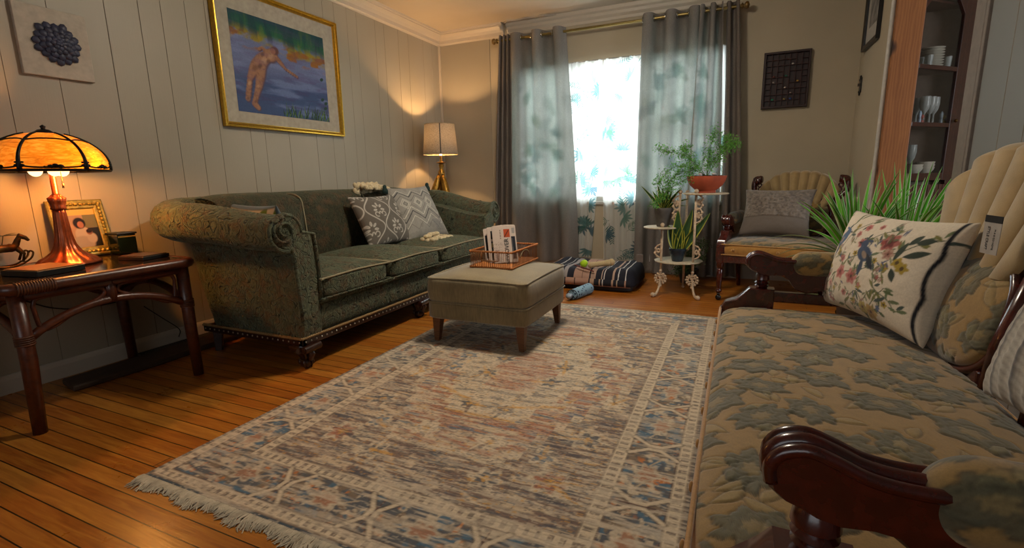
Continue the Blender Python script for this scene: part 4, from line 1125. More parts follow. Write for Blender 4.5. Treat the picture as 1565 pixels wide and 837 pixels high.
def cloth(name, col, trl, trp, rough=.85, grain=None, vc=False, c2=None):
    t = NT(name)
    if vc:
        a = t.n('ShaderNodeAttribute', attribute_name='Col'); c = a.outputs['Color']
    else:
        f = t.noise(t.coord((1, 1, .35)), 260, 3, .8); g = t.noise(t.coord((1, 1, .2)), 12, 3)
        b = hx(col); c = t.ramp(f, [(.3, tuple(x*.75 for x in b)), (.7, tuple(x*1.25 for x in b))])
        c = t.mix(1.0, c, t.ramp(g, [(.3, (.85,)*3), (.7, (1.12,)*3)]), 'MULTIPLY')
    t.base(c); t.set(Roughness=rough); t.b.inputs['Specular IOR Level'].default_value = .15
    tl = t.n('ShaderNodeBsdfTranslucent')
    if c2: tl.inputs[0].default_value = h4(c2)
    else: t.l(c, tl.inputs[0])
    mx = t.n('ShaderNodeMixShader'); mx.inputs[0].default_value = trl
    t.l(t.b.outputs[0], mx.inputs[1]); t.l(tl.outputs[0], mx.inputs[2])
    tr = t.n('ShaderNodeBsdfTransparent'); m2 = t.n('ShaderNodeMixShader'); m2.inputs[0].default_value = trp
    t.l(mx.outputs[0], m2.inputs[1]); t.l(tr.outputs[0], m2.inputs[2]); t.l(m2.outputs[0], t.out.inputs[0]); return t.m
M_cur = cloth('grey linen curtain', '#857d78', .27, .05, c2='#7c8a80')
M_curd = cloth('thick grey pleats', '#6f6760', .12, .0)
M_ring = plain('grommet steel', '#b0aca0', .25, 1)
def curtain(label, xt0, xt1, xb0, xb1, nf, amp, mat, zb=.03, zt=RZ+.045, ph=0, seed=1, wrink=.012, name='window_curtain', y=RY, rings=True, zbf=None):
    nu, nv = max(60, int(nf*26)), 60
    U, V = np.meshgrid(np.linspace(0, 1, nu), np.linspace(0, 1, nv))
    z = zb+(zt-zb)*V
    xl = xb0+(xt0-xb0)*V**1.3; xr_ = xb1+(xt1-xb1)*V**1.3
    s = U+.018*np.sin(2*PI*nf*U*.5+3*V+seed)*(1-V)
    X = xl+(xr_-xl)*s
    A = amp*(1-.25*(1-V)*np.sin(U*9+seed))
    Y = y+A*np.cos(2*PI*nf*(U+.02*(fbm(U*3+seed, V*2, 2, seed)-.5)*(1-V)*2)+ph)+wrink*(fbm(U*nf*2+seed, V*3, 3, seed+3)-.5)*(1-V*.6)
    X = X+.25*A*np.sin(4*PI*nf*U+2*ph)*.5
    if zbf is not None: z = z+(1-V)**6*zbf(U)
    col = np.zeros(X.shape+(3,)); P_ = V3(X, Y, z)
    o = thing(name, label, 'curtain', (float((xb0+xb1)/2), y, zb))
    npgrid('fabric', P_, col+.2, mat, o)
    if rings:
        for k in range(int(nf*2)):
            u = (k+.5-ph/PI)/(2*nf)
            if not 0.02 < u < .98: continue
            x = xt0+(xt1-xt0)*u
            m = MB().tube([(x+.004*cos(2*PI*nf*u+ph), y+.024*cos(a), RZ+.024*sin(a)) for a in np.linspace(0, 2*PI, 19)[:-1]], .0055, 7, closed=True)
            m.build('grommet', M_ring, o, smooth=True)
    return o
curtain('narrow grey curtain gathered in tight pleats at the far left of the window', -2.285, -2.14, -2.40, -2.16, 3.5, .030, M_curd, seed=2, ph=.4, rings=False)
curtain('wide grey grommet curtain covering the left part of the window', -2.13, -1.585, -2.15, -1.45, 2.5, .058, M_cur, seed=5, ph=2.2, zb=.06, zbf=lambda u: .05*u)
curtain('wide grey grommet curtain right of the bright gap in the window', -.875, -.39, -.90, -.40, 2.5, .056, M_cur, seed=8, ph=1.2, zb=.03)
curtain('slim grey grommet curtain between the wide right curtain and the dark end strip', -.375, -.20, -.42, -.12, 2.0, .056, M_cur, seed=11, ph=2.8, zb=.02)
curtain('narrow dark pleated curtain strip at the far right end of the rod', -.185, -.085, -.11, .05, 1.5, .030, M_curd, seed=14, ph=.8, rings=False)
# printed sheers
M_sheer = cloth('leaf print sheer', '#ffffff', .5, .14, vc=True)
def sheer(label, xa, xb, xba, xbb, zb, seed):
    w, h = xb-xa, 2.035-zb; U, V = mesh2(w, h, .004)
    x0 = xba+(xa-xba)*np.clip(V*1.6, 0, 1); x1 = xbb+(xb-xbb)*np.clip(V*1.6, 0, 1)
    cv = Canvas(U*w, V*h, '#e2e4df'); random.seed(seed)
    g = ['#3d6f6c', '#4a7f86', '#3b6678', '#5d8f86', '#6d9a9a', '#4d7a62']
    k = int(w*h*44)
    for i in range(k):
        x, y = random.uniform(0, w), random.uniform(0, h); col = random.choice(g); an = random.uniform(0, 2*PI)
        if random.random() < .5:   # palmate leaf
            for a in np.linspace(-1.3, 1.3, 7): cv.leaf(x, y, random.uniform(.08, .12), .026, an+a, col, .85)
        else:   # fern frond
            L = random.uniform(.16, .24); cv.line([(x, y), (x+L*cos(an), y+L*sin(an))], .003, col)
            for t in np.linspace(.1, .95, 9):
                for s in (-1, 1): cv.leaf(x+L*t*cos(an), y+L*t*sin(an), .075*(1.1-t*.7), .012, an+s*.8, col, .85)
    Y = 4.895+.010*np.cos(2*PI*w*9*U+seed)+.005*np.sin(2*PI*w*23*U)
    o = thing('sheer_curtain', label, 'curtain', ((xa+xb)/2, 4.895, zb))
    npgrid('fabric', V3(x0+(x1-x0)*U, Y, zb+V*h), cv.c, M_sheer, o)
    MB().cyl((xa, 4.895, 2.033), (xb, 4.895, 2.033), .006, n=8).build('sheer_rod', M_trimw, o, smooth=True)
sheer('white sheer with teal leaf print, left one, mostly behind the left grey curtain', -2.17, -1.245, -2.17, -1.335, .13, 3)
sheer('white sheer with teal leaf print, right one, running behind the fern', -1.235, -.14, -1.205, -.14, .12, 7)

# ============================================================ dog bed and toys
M_bed = vcol('striped canvas', .85, .08, bump=.1)
db = thing('dog_bed', 'black and beige striped dog bed cushion on the floor below the window', 'dog bed', (-1.1, 4.3, 0))
bx0, bx1, by0, by1 = -1.55, -.72, 3.97, 4.62
n1, n2 = 240, 150
U, V = np.meshgrid(np.linspace(0, 1, n1), np.linspace(0, 1, n2))
a, b = 2*U-1, 2*V-1
rr_ = (np.abs(a)**6+np.abs(b)**6)**(1/6)/np.maximum(np.maximum(np.abs(a), np.abs(b)), 1e-6)
# superquadric pillow with vertical sides: param around
q = np.clip(1-np.maximum(np.abs(a), np.abs(b))**8, 0, 1)**.5
X = (bx0+bx1)/2+a/rr_*(bx1-bx0)/2; Y = (by0+by1)/2+b/rr_*(by1-by0)/2
top = .06+.125*q+.05*np.clip(1-(1-np.abs(a))/.3, 0, 1)*q-.03*np.exp(-((a)**2+(b)**2)*3)+.018*(fbm(U*6, V*5, 3, 4)-.5)*q
cv = Canvas(X, Y, '#1b1b24')
front = np.abs(b) > .93
def stripe(x0, x1, col, shift=0): cv.rect(x0+shift, x1+shift, -9, 9, col)
for x0, x1, c_ in ((-1.50, -1.485, '#a88b78'), (-1.425, -1.418, '#b9b4b0'), (-1.36, -1.353, '#b9b4b0'), (-1.33, -1.295, '#8f8784'), (-1.235, -1.10, '#a5826f'), (-1.085, -1.045, '#a08370'), (-.995, -.988, '#b39b8a'), (-.975, -.968, '#c4bfba'), (-.905, -.888, '#a88b78'), (-.86, -.852, '#c4bfba'), (-.80, -.793, '#c4bfba')): stripe(x0, x1, c_)
for x0 in (-1.178, -1.163): stripe(x0, x0+.003, '#30282a')
cv.blend((q < .02)*1.0, '#1b1b24')
npgrid('cushion', V3(X, Y, top), cv.c, M_bed, db, closed=V3(X, Y, np.full(X.shape, .045)-.0*q))
# boxed front border with its own shifted stripes
w_ = bx1-bx0; U, V = np.meshgrid(np.linspace(0, 1, 200), np.linspace(0, 1, 14)); Xf = bx0+.03+(w_-.06)*U
cv = Canvas(Xf, V*.06, '#1b1b22')
for x0, x1, c_ in ((-1.5, -1.44, '#8b6f62'), (-1.30, -1.225, '#a47f6b'), (-1.215, -1.10, '#a5806c'), (-1.09, -1.055, '#a58a74'), (-1.01, -1.0, '#a58a74'), (-.985, -.978, '#c4bfba'), (-.905, -.89, '#9c8470'), (-.865, -.855, '#a89a85'), (-.80, -.787, '#a5806c')): cv.rect(x0, x1, -1, 1, c_)
cv.rect(-9, 9, 0, .006, '#a5806c')
npgrid('border', V3(Xf, by0-.004-.012*np.sin(V*PI), .045+.062*V), cv.c, M_bed, db)
MB().softbox(((bx0+bx1)/2, (by0+by1)/2+.02, .024), w_-.04, by1-by0-.02, .046, p=10).build('base_pad', M_black, db, smooth=True)
MB().box(-.745, -.69, by0+.20, by0+.205, .23, .30, Matrix.Rotation(.3, 3, 'X')).build('fabric_tag', plain('grey tag', '#7d7570', .8), db)
bl = MB().ball((-1.165, 4.05, .215), .034, 20)
o = thing('tennis_ball', 'bright yellow-green tennis ball on the striped dog bed', 'ball', (-1.165, 4.05, .19))
bl.build('felt', plain('tennis felt', '#9bc21e', .9, scale=200, bump=.5), o, smooth=True)
MB().tube([(-1.165+.0345*cos(t)*cos(.5*sin(2*t)), 4.05+.0345*sin(.5*sin(2*t))*1.0-.0, .215+.0345*sin(t)*cos(.5*sin(2*t))) for t in np.linspace(0, 2*PI, 40)[:-1]], .0012, 5, closed=True).build('seam', plain('seam white', '#c8ccb0', .8), o, smooth=True)
m = MB(); m.tube(spline([(-1.11, 4.05, .205), (-1.07, 4.06, .212), (-1.0, 4.075, .222), (-.94, 4.085, .232)], 4), [.022, .026, .026, .024, .022, .022, .022, .022, .023, .026, .029, .028, .024], 12)
m.ball((-1.105, 4.05, .207), .027, 10).ball((-.935, 4.087, .234), .03, 10)
tag(m.build('plush_bone', plain('beige plush', '#b09c74', .95, scale=150, bump=.8), None, smooth=True), 'beige plush bone toy on the striped dog bed beside the tennis ball', 'dog toy')
# strap on the bed
tag(MB().tube(spline([(-1.24, 4.03, .203), (-1.17, 3.99, .195), (-1.10, 3.985, .178), (-1.06, 3.98, .165)], 5), .006, 6).build('dog_leash', plain('dark red strap', '#5f211a', .7), None, smooth=True), 'short dark red strap lying on the dog bed in front of the ball', 'leash')
def toy_mat():
    t = NT('blue plush pattern'); vo = t.n('ShaderNodeTexVoronoi'); vo.inputs['Scale'].default_value = 38; t.l(t.coord((1, 1, 1)), vo.inputs['Vector'])
    t.base(t.mix(t.ramp(vo.outputs['Distance'], [(.26, (1, 1, 1)), (.34, (0, 0, 0))]), hx('#7f9dae'), hx('#1c2f4a'))); t.set(Roughness=.9); return t.m
tp0, tp1 = Vector((-1.135, 3.62, .04)), Vector((-1.065, 3.88, .046))
ty = thing('rope_tube_toy', 'blue patterned plush tube toy with knotted end on the wood floor', 'dog toy', tuple(tp0))
MB().tube([tp0, tp0+(tp1-tp0)*.04, tp1-(tp1-tp0)*.04, tp1], [.034, .042, .044, .036], 20).build('tube_body', toy_mat(), ty, smooth=50)
d = (tp1-tp0).normalized(); m = MB()
m.tube([tp0-d*.002, tp0-d*.03], .013, 10); m.ball(tp0-d*.045, .026, 10, (1, 1, .9)); m.build('knot_end', plain('white blue cloth', '#8d9aa8', .9, var=.5, scale=60), ty, smooth=True)
MB().tube([(tp0+Vector((.041*cos(a), 0, .041*sin(a)))-d*.0) for a in np.linspace(0, 2*PI, 25)[:-1]], .0035, 6, closed=True).build('end_binding', M_black, ty, smooth=True)
# ============================================================ cast iron plant stand
M_iron = plain('chippy cream iron', '#b59e82', .6, .1, .25, 60, .3)
M_shelf = plain('cream painted shelf', '#b3a68c', .55, 0, .2, 40)
sd = thing('plant_stand', 'cream cast-iron three-tier plant stand with scrolled posts before the right curtain', 'plant stand', (-.38, 4.10, 0))
def scroll(m, p, d, s=1.0, r=.006, up=1):
    """open C-scroll with leaf beads beside a post; p = start on the post, d = direction out (unit xy)"""
    p = Vector(p); d = Vector(d); z = Vector((0, 0, up))
    pts = [p, p+d*.03*s+z*.012*s, p+d*.045*s+z*.035*s, p+d*.035*s+z*.06*s, p+d*.015*s+z*.062*s, p+d*.012*s+z*.045*s, p+d*.024*s+z*.04*s]
    m.tube(spline(pts, 4), r, 7)
    for q, rr in ((pts[2], .011), (pts[3], .010), (pts[6], .009), (pts[1], .008)): m.ball(q, rr*s, 7)
def post(x, y, z0, z1, name='post'):
    m = MB(); m.tube([(x, y, z0), (x, y, z1)], .0095, 10); m.ball((x, y, z1+.008), .017, 10); m.ball((x, y, z0), .014, 8)
    return m
d1, d2 = Vector((-.75, -.66, 0)), Vector((.8, -.6, 0))
FL, FRp, BK, UL = (-.525, 4.03), (-.285, 4.03), (-.375, 4.31), (-.405, 4.06)
m = post(FL[0], FL[1], .09, .555); scroll(m, (FL[0], FL[1], .30), (-1, 0, 0), 1.1); scroll(m, (FL[0], FL[1], .41), (-1, 0, 0), 1.0, up=-1); m.build('post', M_iron, sd, smooth=True)
m = post(FRp[0], FRp[1], .09, .815)
scroll(m, (FRp[0], FRp[1], .30), (1, 0, 0), 1.0); scroll(m, (FRp[0], FRp[1], .41), (1, 0, 0), 1.0, up=-1)
for z_, u_ in ((.58, 1), (.70, -1), (.68, 1), (.80, -1)): scroll(m, (FRp[0], FRp[1], z_), (1, 0, 0), 1.05, up=u_)
m.build('post', M_iron, sd, smooth=True)
m = post(BK[0], BK[1], .02, .80); scroll(m, (BK[0], BK[1], .32), (1, 0, 0), .8); m.build('post', M_iron, sd, smooth=True)
m = post(UL[0], UL[1], .55, .81)
for z_, u_ in ((.58, 1), (.69, -1), (.67, 1), (.79, -1)): scroll(m, (UL[0], UL[1], z_), (-1, 0, 0), 1.05, up=u_)
m.build('post', M_iron, sd, smooth=True)
for (x, y), d in ((FL, Vector((-.35, -.94, 0))), (FRp, Vector((.45, -.9, 0)))):
    m = MB(); p = Vector((x, y, 0))
    m.tube(spline([p+Vector((0, 0, .26)), p+Vector((0, 0, .16)), p+d*.02+Vector((0, 0, .07)), p+d*.06+Vector((0, 0, .022)), p+d*.10+Vector((0, 0, .016)), p+d*.12+Vector((0, 0, .026))], 4), [.009]*12+[.010, .011, .012, .012, .012, .011, .010, .010, .011][:9], 8)
    m.ball(p+d*.118+Vector((0, 0, .02)), .019, 10)
    sx = 1 if d.x > 0 else -1
    c = p+Vector((0, -.008, .135))
    for k in range(12):
        an = 2*PI*k/12; m.ball(c+Vector((.042*cos(an), 0, .042*sin(an))), .0115, 6, (1, .6, 1))
    m.tube([c+Vector((.03*cos(a), 0, .03*sin(a))) for a in np.linspace(0, 2*PI, 17)[:-1]], .006, 6, closed=True)
    for an in (.4, 2.0, 3.6, 5.1): m.tube([c+Vector((.03*cos(an), 0, .03*sin(an))), c+Vector((.012*cos(an+1), 0, .012*sin(an+1)))], .006, 6)
    m.ball(c+Vector((0, 0, .062)), .014, 7); m.ball(c+Vector((0, 0, -.06)), .013, 7)
    m.build('scrolled_foot', M_iron, sd, smooth=True)
def disc(x, y, z, r, lab=None):
    return MB().lathe([(r*.93, z), (r, z+.004), (r, z+.009), (r*.95, z+.013)], (x, y, 0), 40, mod=lambda th, zz_: 1+.02*cos(12*th)).build('shelf', M_shelf, sd, smooth=50)
disc(-.405, 4.13, .262, .185); disc(-.545, 4.10, .531, .135); disc(-.225, 4.12, .795, .165)

# ---- plants
def vpot(o, c, r0, r1, h, mat, rim=.0, soil='#241a12', prof=None, name='pot'):
    x, y, z = c
    p = prof or [(r0*.95, z), (r0, z+.004), (r1*.97, z+h*.8), (r1*.98+rim, z+h*.8+.001), (r1+rim, z+h-.003), (r1+rim-.003, z+h), (r1-.006, z+h), (r1-.008, z+h-.014), (0, z+h-.014)]
    po = MB().lathe(p, (x, y, 0), 36).build(name, mat, o, smooth=45)
    MB().lathe([(r1-.008, z+h-.02), (r1-.010, z+h-.012), (0, z+h-.008)], (x, y, 0), 24).build('soil', plain('potting soil', soil, .95, scale=120, bump=1), o, smooth=True)
    return po
def varieg(name, mid, edge, stripe=.68):
    m_ = vcol(name, .45, .12, (1, 1, 1), 60); return m_
M_vleaf = varieg('variegated leaf', 0, 0)
def sword(o, base, d, L, w, col, edge, droop=.2, twist=0, side=None, n=14, name='leaf'):
    base, d = Vector(base), Vector(d).normalized(); s = Vector(side).normalized() if side else d.cross(Vector((0, 1, 0))).normalized()
    q = base.copy(); dd = d.copy(); P_ = np.zeros((n+1, 15, 3)); C = np.zeros((n+1, 15, 3)); random.seed(int(abs(base.x*1e4+L*1e3)))
    ce, cm = np.array(hx(edge)), np.array(hx(col))
    for i in range(n+1):
        t = i/n; ww = w/2*max(.02, (sin(PI*min(1, t*.66+.30))**1.1 if t < 1 else .02)*(1-.0*t)); nn = s.cross(dd)
        for k in range(15):
            a = (k-7)/7; P_[i, k] = q+s*a*ww+nn*(abs(a)**1.5*ww*.5)
            cc = ce if abs(a) > .84 else cm*(1.25 if (i+k) % 3 == 0 else .85)
            C[i, k] = cc
        dd = (dd+Vector((d.x, d.y, 0))*droop/n*1.5+Vector((0, 0, -droop/n))).normalized(); q = q+dd*L/n
    return npgrid(name, P_, C, M_vleaf, o)
# snake plant in dark blue pot on the lower shelf
M_blue = plain('dark blue glaze', '#1b2a36', .25, scale=12, var=.4)
o = thing('snake_plant', 'yellow-edged snake plant in a dark blue pot on the lower shelf of the plant stand', 'potted plant', (-.405, 4.06, .276))
vpot(o, (-.405, 4.06, .276), .042, .062, .105, M_blue, .006)
for dx, dz, L, w, s in ((-.30, 1, .20, .080, (1, .2, 0)), (-.02, 1, .31, .085, (1, -.1, 0)), (.25, 1, .33, .075, (1, .3, 0)), (.62, 1, .35, .07, (1, .1, -.4)), (.10, 1, .20, .08, (1, 0, 0))):
    sword(o, (-.405+dx*.05, 4.06, .37), (dx, -.08, dz), L, w, '#31502c', '#a3a440', .05, side=s)
# dracaena in grey pot on the middle shelf
o = thing('snake_plant', 'spiky yellow-striped plant in a grey tapered pot on the middle shelf of the stand', 'potted plant', (-.53, 4.09, .545))
vpot(o, (-.53, 4.09, .545), .048, .072, .15, plain('grey concrete pot', '#55514c', .7, var=.2), .0)
random.seed(12)
for k, (dx, L, w, dr_) in enumerate(((-.75, .25, .026, .1), (-.5, .17, .03, .1), (-.22, .2, .036, .1), (-.05, .17, .036, .05), (.15, .19, .034, .1), (.35, .17, .03, .1), (.55, .21, .03, .2), (.95, .2, .026, .5), (1.3, .16, .022, .7), (-.3, .14, .03, .4))):
    sword(o, (-.53+dx*.02, 4.09, .68), (dx, random.uniform(-.35, .2), 1), L, w, '#2f4f22' if k % 2 else '#24401f', '#a9a53e', dr_, side=(1, random.uniform(-.3, .3), -dx*.6))
# terracotta bowl with airy fern
M_terra = plain('terracotta', '#a4492c', .75, scale=14, var=.18, bump=.15)
o = thing('potted_fern', 'feathery green plant in a terracotta bowl on the top shelf of the plant stand', 'potted plant', (-.225, 4.12, .808))
z = .808; prof = [(.07, z), (.072, z+.014), (.068, z+.018), (.085, z+.028), (.118, z+.058), (.138, z+.095), (.144, z+.122), (.144, z+.127), (.137, z+.127), (.13, z+.112), (0, z+.112)]
MB().lathe(prof, (-.225, 4.12, 0), 48).build('bowl', M_terra, o, smooth=45)
m = MB().lathe([(.134, z+.112), (.12, z+.122), (0, z+.130)], (-.225, 4.12, 0), 24, mod=lambda th, z_: 1)
random.seed(3)
for k in range(40):
    an, r_ = random.uniform(0, 2*PI), random.uniform(0, .12); m.ball((-.225+r_*cos(an), 4.12+r_*sin(an), z+.126), random.uniform(.006, .014), 6, (1, 1, .6))
m.build('soil', plain('bark soil', '#2c2018', .95, var=.5, scale=60, bump=1), o, smooth=True)
m = MB(); m.ball((-.265, 4.03, z+.137), .014, 8); m.ball((-.17, 4.06, z+.14), .012, 8, (1.6, 1, .7)); m.build('shell', plain('pale shell', '#a79c98', .4), o, smooth=True)
M_fern = plain('feathery green', '#4f8a24', .6, var=.35, scale=40); M_fern.node_tree.nodes['Principled BSDF'].inputs['Subsurface Weight'].default_value = 0
M_stem = plain('thin green stem', '#4c5d2c', .6)
def frond(lm, sm, pts, leafs, size, spread, rnd):
    sp = spline(pts, 6); sm.tube(sp, [.0026*(1-.7*i/len(sp)) for i in range(len(sp))], 5)
    for k in range(leafs):
        t = rnd.uniform(.22, 1); i = min(len(sp)-2, int(t*(len(sp)-1))); p = sp[i]
        d = Vector((rnd.gauss(0, 1), rnd.gauss(0, 1), rnd.gauss(0, .8))); d.normalize()
        L = spread*rnd.uniform(.2, 1)*(1-.35*abs(t-.6)); q = p+d*L
        if k % 3 == 0: sm.tube([p, (p+q)/2+Vector((0, 0, L*.1)), q], .0009, 3, caps=False)
        for j in range(3):
            c = q+Vector((rnd.gauss(0, size*.9), rnd.gauss(0, size*.9), rnd.gauss(0, size*.9)))
            a = Vector((rnd.gauss(0, 1), rnd.gauss(0, 1), rnd.gauss(0, 1))).normalized(); b = a.orthogonal().normalized()
            s = size*rnd.uniform(.5, 1.1)
            lm.add([c-a*s, c+b*s*.45, c+a*s, c-b*s*.45], [(0, 1, 2, 3)])
def fern(o, stems, leafs, size, spread, seed, mat=M_fern):
    rnd = random.Random(seed); lm, sm = MB(), MB()
    for s in stems: frond(lm, sm, s, leafs, size, spread, rnd)
    lm.build('foliage', mat, o); sm.build('stems', M_stem, o, smooth=True)
b = (-.225, 4.12, z+.12)
fern(o, [[b, (-.30, 4.08, 1.02), (-.40, 4.05, 1.10), (-.50, 4.02, 1.12), (-.60, 4.02, 1.155)],
         [b, (-.33, 4.06, .99), (-.44, 4.02, 1.01), (-.53, 4.0, .94), (-.57, 4.0, .86)],
         [b, (-.30, 4.05, 1.0), (-.38, 4.05, 1.12), (-.38, 4.05, 1.17)],
         [b, (-.22, 4.1, 1.06), (-.20, 4.08, 1.18), (-.17, 4.07, 1.28)],
         [b, (-.16, 4.1, 1.04), (-.10, 4.08, 1.13), (-.05, 4.06, 1.17), (-.03, 4.05, 1.14)],
         [b, (-.20, 4.1, 1.02), (-.12, 4.12, 1.15), (-.09, 4.1, 1.24)],
         [b, (-.35, 4.03, .92), (-.48, 4.0, .84), (-.56, 4.0, .76), (-.60, 4.0, .70)],
         [b, (-.40, 4.08, .97), (-.48, 4.05, .90), (-.52, 4.05, .80)]], 210, .0088, .062, 5)
o = thing('potted_fern', 'dark feathery plant standing on the floor behind the plant stand', 'potted plant', (-.36, 4.56, 0))
vpot(o, (-.36, 4.56, .001), .06, .085, .13, plain('dark nursery pot', '#1b1d1b', .6), .004)
b = (-.36, 4.56, .12)
fern(o, [[b, (-.42, 4.52, .25), (-.48, 4.5, .33)], [b, (-.36, 4.5, .30), (-.38, 4.48, .42)], [b, (-.30, 4.5, .24), (-.26, 4.46, .20)], [b, (-.42, 4.47, .18), (-.47, 4.42, .10)], [b, (-.34, 4.46, .2), (-.34, 4.42, .12)], [b, (-.27, 4.5, .32), (-.24, 4.5, .38)]], 130, .010, .08, 9, plain('shaded green', '#3c5a28', .7, var=.3))

# ============================================================ tapestry
TAN, DKG = '#8c6f3e', '#454636'
def tapestry(X, Y, seed=1, sp=.17, base=TAN):
    cv = Canvas(X, Y, base); rnd = random.Random(seed)
    n_ = fbm(X*60, Y*60, 3, seed); cv.c *= (.85+.3*n_)[..., None]
    H = np.zeros(X.shape)
    x0, x1, y0, y1 = X.min(), X.max(), Y.min(), Y.max()
    def groove(d, w=.004, a=.0016):
        nonlocal H; H = H-1.5*a*np.exp(-(d/w)**2); cv.blend(np.exp(-(d/(w*.75))**2)*min(1, a*380), '#3b3422')  # groove lines are also darkened in colour, as crease shade
    j = 0; y = y0
    while y < y1+sp:
        x = x0+(j % 2)*sp*.55
        while x < x1+sp:
            cx, cy_ = x+rnd.uniform(-.03, .03), y+rnd.uniform(-.03, .03); R = rnd.uniform(.050, .078); k = rnd.choice((5, 6, 7)); ph = rnd.uniform(0, 6); an = rnd.uniform(0, 3)
            dx, dy = X-cx, Y-cy_; c, s = cos(an), sin(an); u, v = (dx*c+dy*s), (-dx*s+dy*c)*1.45
            r = np.hypot(u, v); th = np.arctan2(v, u); Rb = R*(1+.16*np.cos(k*th+ph)+.07*np.cos((2*k+1)*th))
            inside = np.clip((Rb-r)/.004+.5, 0, 1); sh_ = rnd.uniform(.65, 1)
            cv.blend(inside*(.75+.25*n_), tuple(a*sh_+b*(1-sh_) for a, b in zip(hx(DKG), hx('#605b42'))))
            H = H+.0018*inside; groove(r-Rb)
            for f in (.62, .33):
                Rp = Rb*f*(1+.2*np.cos(k*th*1.0+ph+2)); groove(r-Rp, .003, .001)
                if f < .5: cv.blend(np.clip((Rp-r)/.004+.5, 0, 1)*.55, '#8a7448')
            for q in range(3):   # scrolling leaves
                a0 = rnd.uniform(0, 2*PI); r0 = R*1.25; px_, py_ = cx+r0*cos(a0), cy_+r0*sin(a0); La = rnd.uniform(.05, .09); tr = a0+rnd.uniform(.6, 1.3)
                m_ = np.zeros(X.shape); u_ = (X-px_)*cos(tr)+(Y-py_)*sin(tr); v_ = -(X-px_)*sin(tr)+(Y-py_)*cos(tr)+.25*u_*(1-u_/La)*2
                t = np.clip(u_/La, 0, 1); hw = .013*np.sin(PI*t); ins = np.clip((hw-np.abs(v_))/.003, 0, 1)*((u_ > 0) & (u_ < La))
                cv.blend(ins*.35, '#7a7350'); H = H+.0016*ins; groove(np.where((u_ > 0) & (u_ < La), np.abs(np.abs(v_)-hw), .05), .0025, .0012)
            x += sp
        y += sp*.72; j += 1
    cv.c *= (1+60*H)[..., None].clip(.7, 1.25); return cv.c, H  # relief shading put into the colour: raised parts lighter, grooves darker
M_tap = vcol('tapestry velvet', .8, .14, gs=260, bump=.25, sheen=.35)
M_amber = plain('amber velvet', '#a07438', .7, scale=120, var=.15, bump=.3, sheen=.5)
M_tapp = plain('tapestry piping', '#6f5a34', .8)
M_shellv = NT('tan channel velvet'); f = M_shellv.noise(M_shellv.coord(), 9, 4, .6); M_shellv.base(M_shellv.ramp(f, [(.3, hx('#8a7348')), (.7, hx('#a58b5c'))])); M_shellv.set(Roughness=.7)
M_shellv.b.inputs['Sheen Weight'].default_value = .5; M_shellv.bump(M_shellv.noise(M_shellv.coord(), 220, 3), .2, .002); M_shellv = M_shellv.m
M_mah = wood('carved mahogany', '#240a06', '#531a10', .25, (4, 4, 4), coat=.5)
def seat_grid(o, x0, x1, y0, y1, z0, z1, crown, step, seed, world=None):
    n1, n2 = int((x1-x0)/step*1.12), int((y1-y0)/step*1.15)
    U, V = np.meshgrid(np.linspace(-1, 1, n1), np.linspace(-1, 1, n2))
    m = np.maximum(np.abs(U), np.abs(V)); mm = np.maximum(m, 1e-6); k = np.clip(m/.90, 0, 1)
    a, b = U/mm*k, V/mm*k
    rr = (np.abs(a)**9+np.abs(b)**9)**(1/9)/np.maximum(np.maximum(np.abs(a), np.abs(b)), 1e-6)
    rr = np.where(m < 1e-5, 1, rr); sd_ = np.clip((m-.90)/.10, 0, 1)
    bulge = 1-.012*(np.abs(sd_-.5)*2)**2/(min(x1-x0, y1-y0))*1.0
    ins = .022*(1-sd_*3).clip(0, 1)**2*0
    X = (x0+x1)/2+a/rr*((x1-x0)/2+.010*np.sin(PI*sd_)); Y = (y0+y1)/2+b/rr*((y1-y0)/2+.010*np.sin(PI*sd_))
    rnd_ = .022*k**14
    Z = z1+crown*(1-np.abs(a)**2.5)*(1-np.abs(b)**2.5)-rnd_*(1-0*sd_)-sd_*(z1-z0-.022)
    C, H = tapestry(X, Y, seed); w = (sd_ > .03)
    n_ = fbm(X*80, (Y+Z)*80, 2, 3)
    am = np.array(hx('#a27638'))*(.8+.4*n_)[..., None]; C = np.where(w[..., None], am, C)
    Z = Z+np.where(w, 0, H)
    npgrid('seat_cushion', V3(X, Y, Z), C, M_tap, o, local=True)
def caster(o, x, y, z=0):
    m = MB().ball((x, y, z+.022), .022, 12, (1, .7, 1)); m.cyl((x, y, z+.04), (x, y, z+.06), .012); return m.build('caster', plain('black caster', '#0e0d0f', .25), o, smooth=True, local=True)
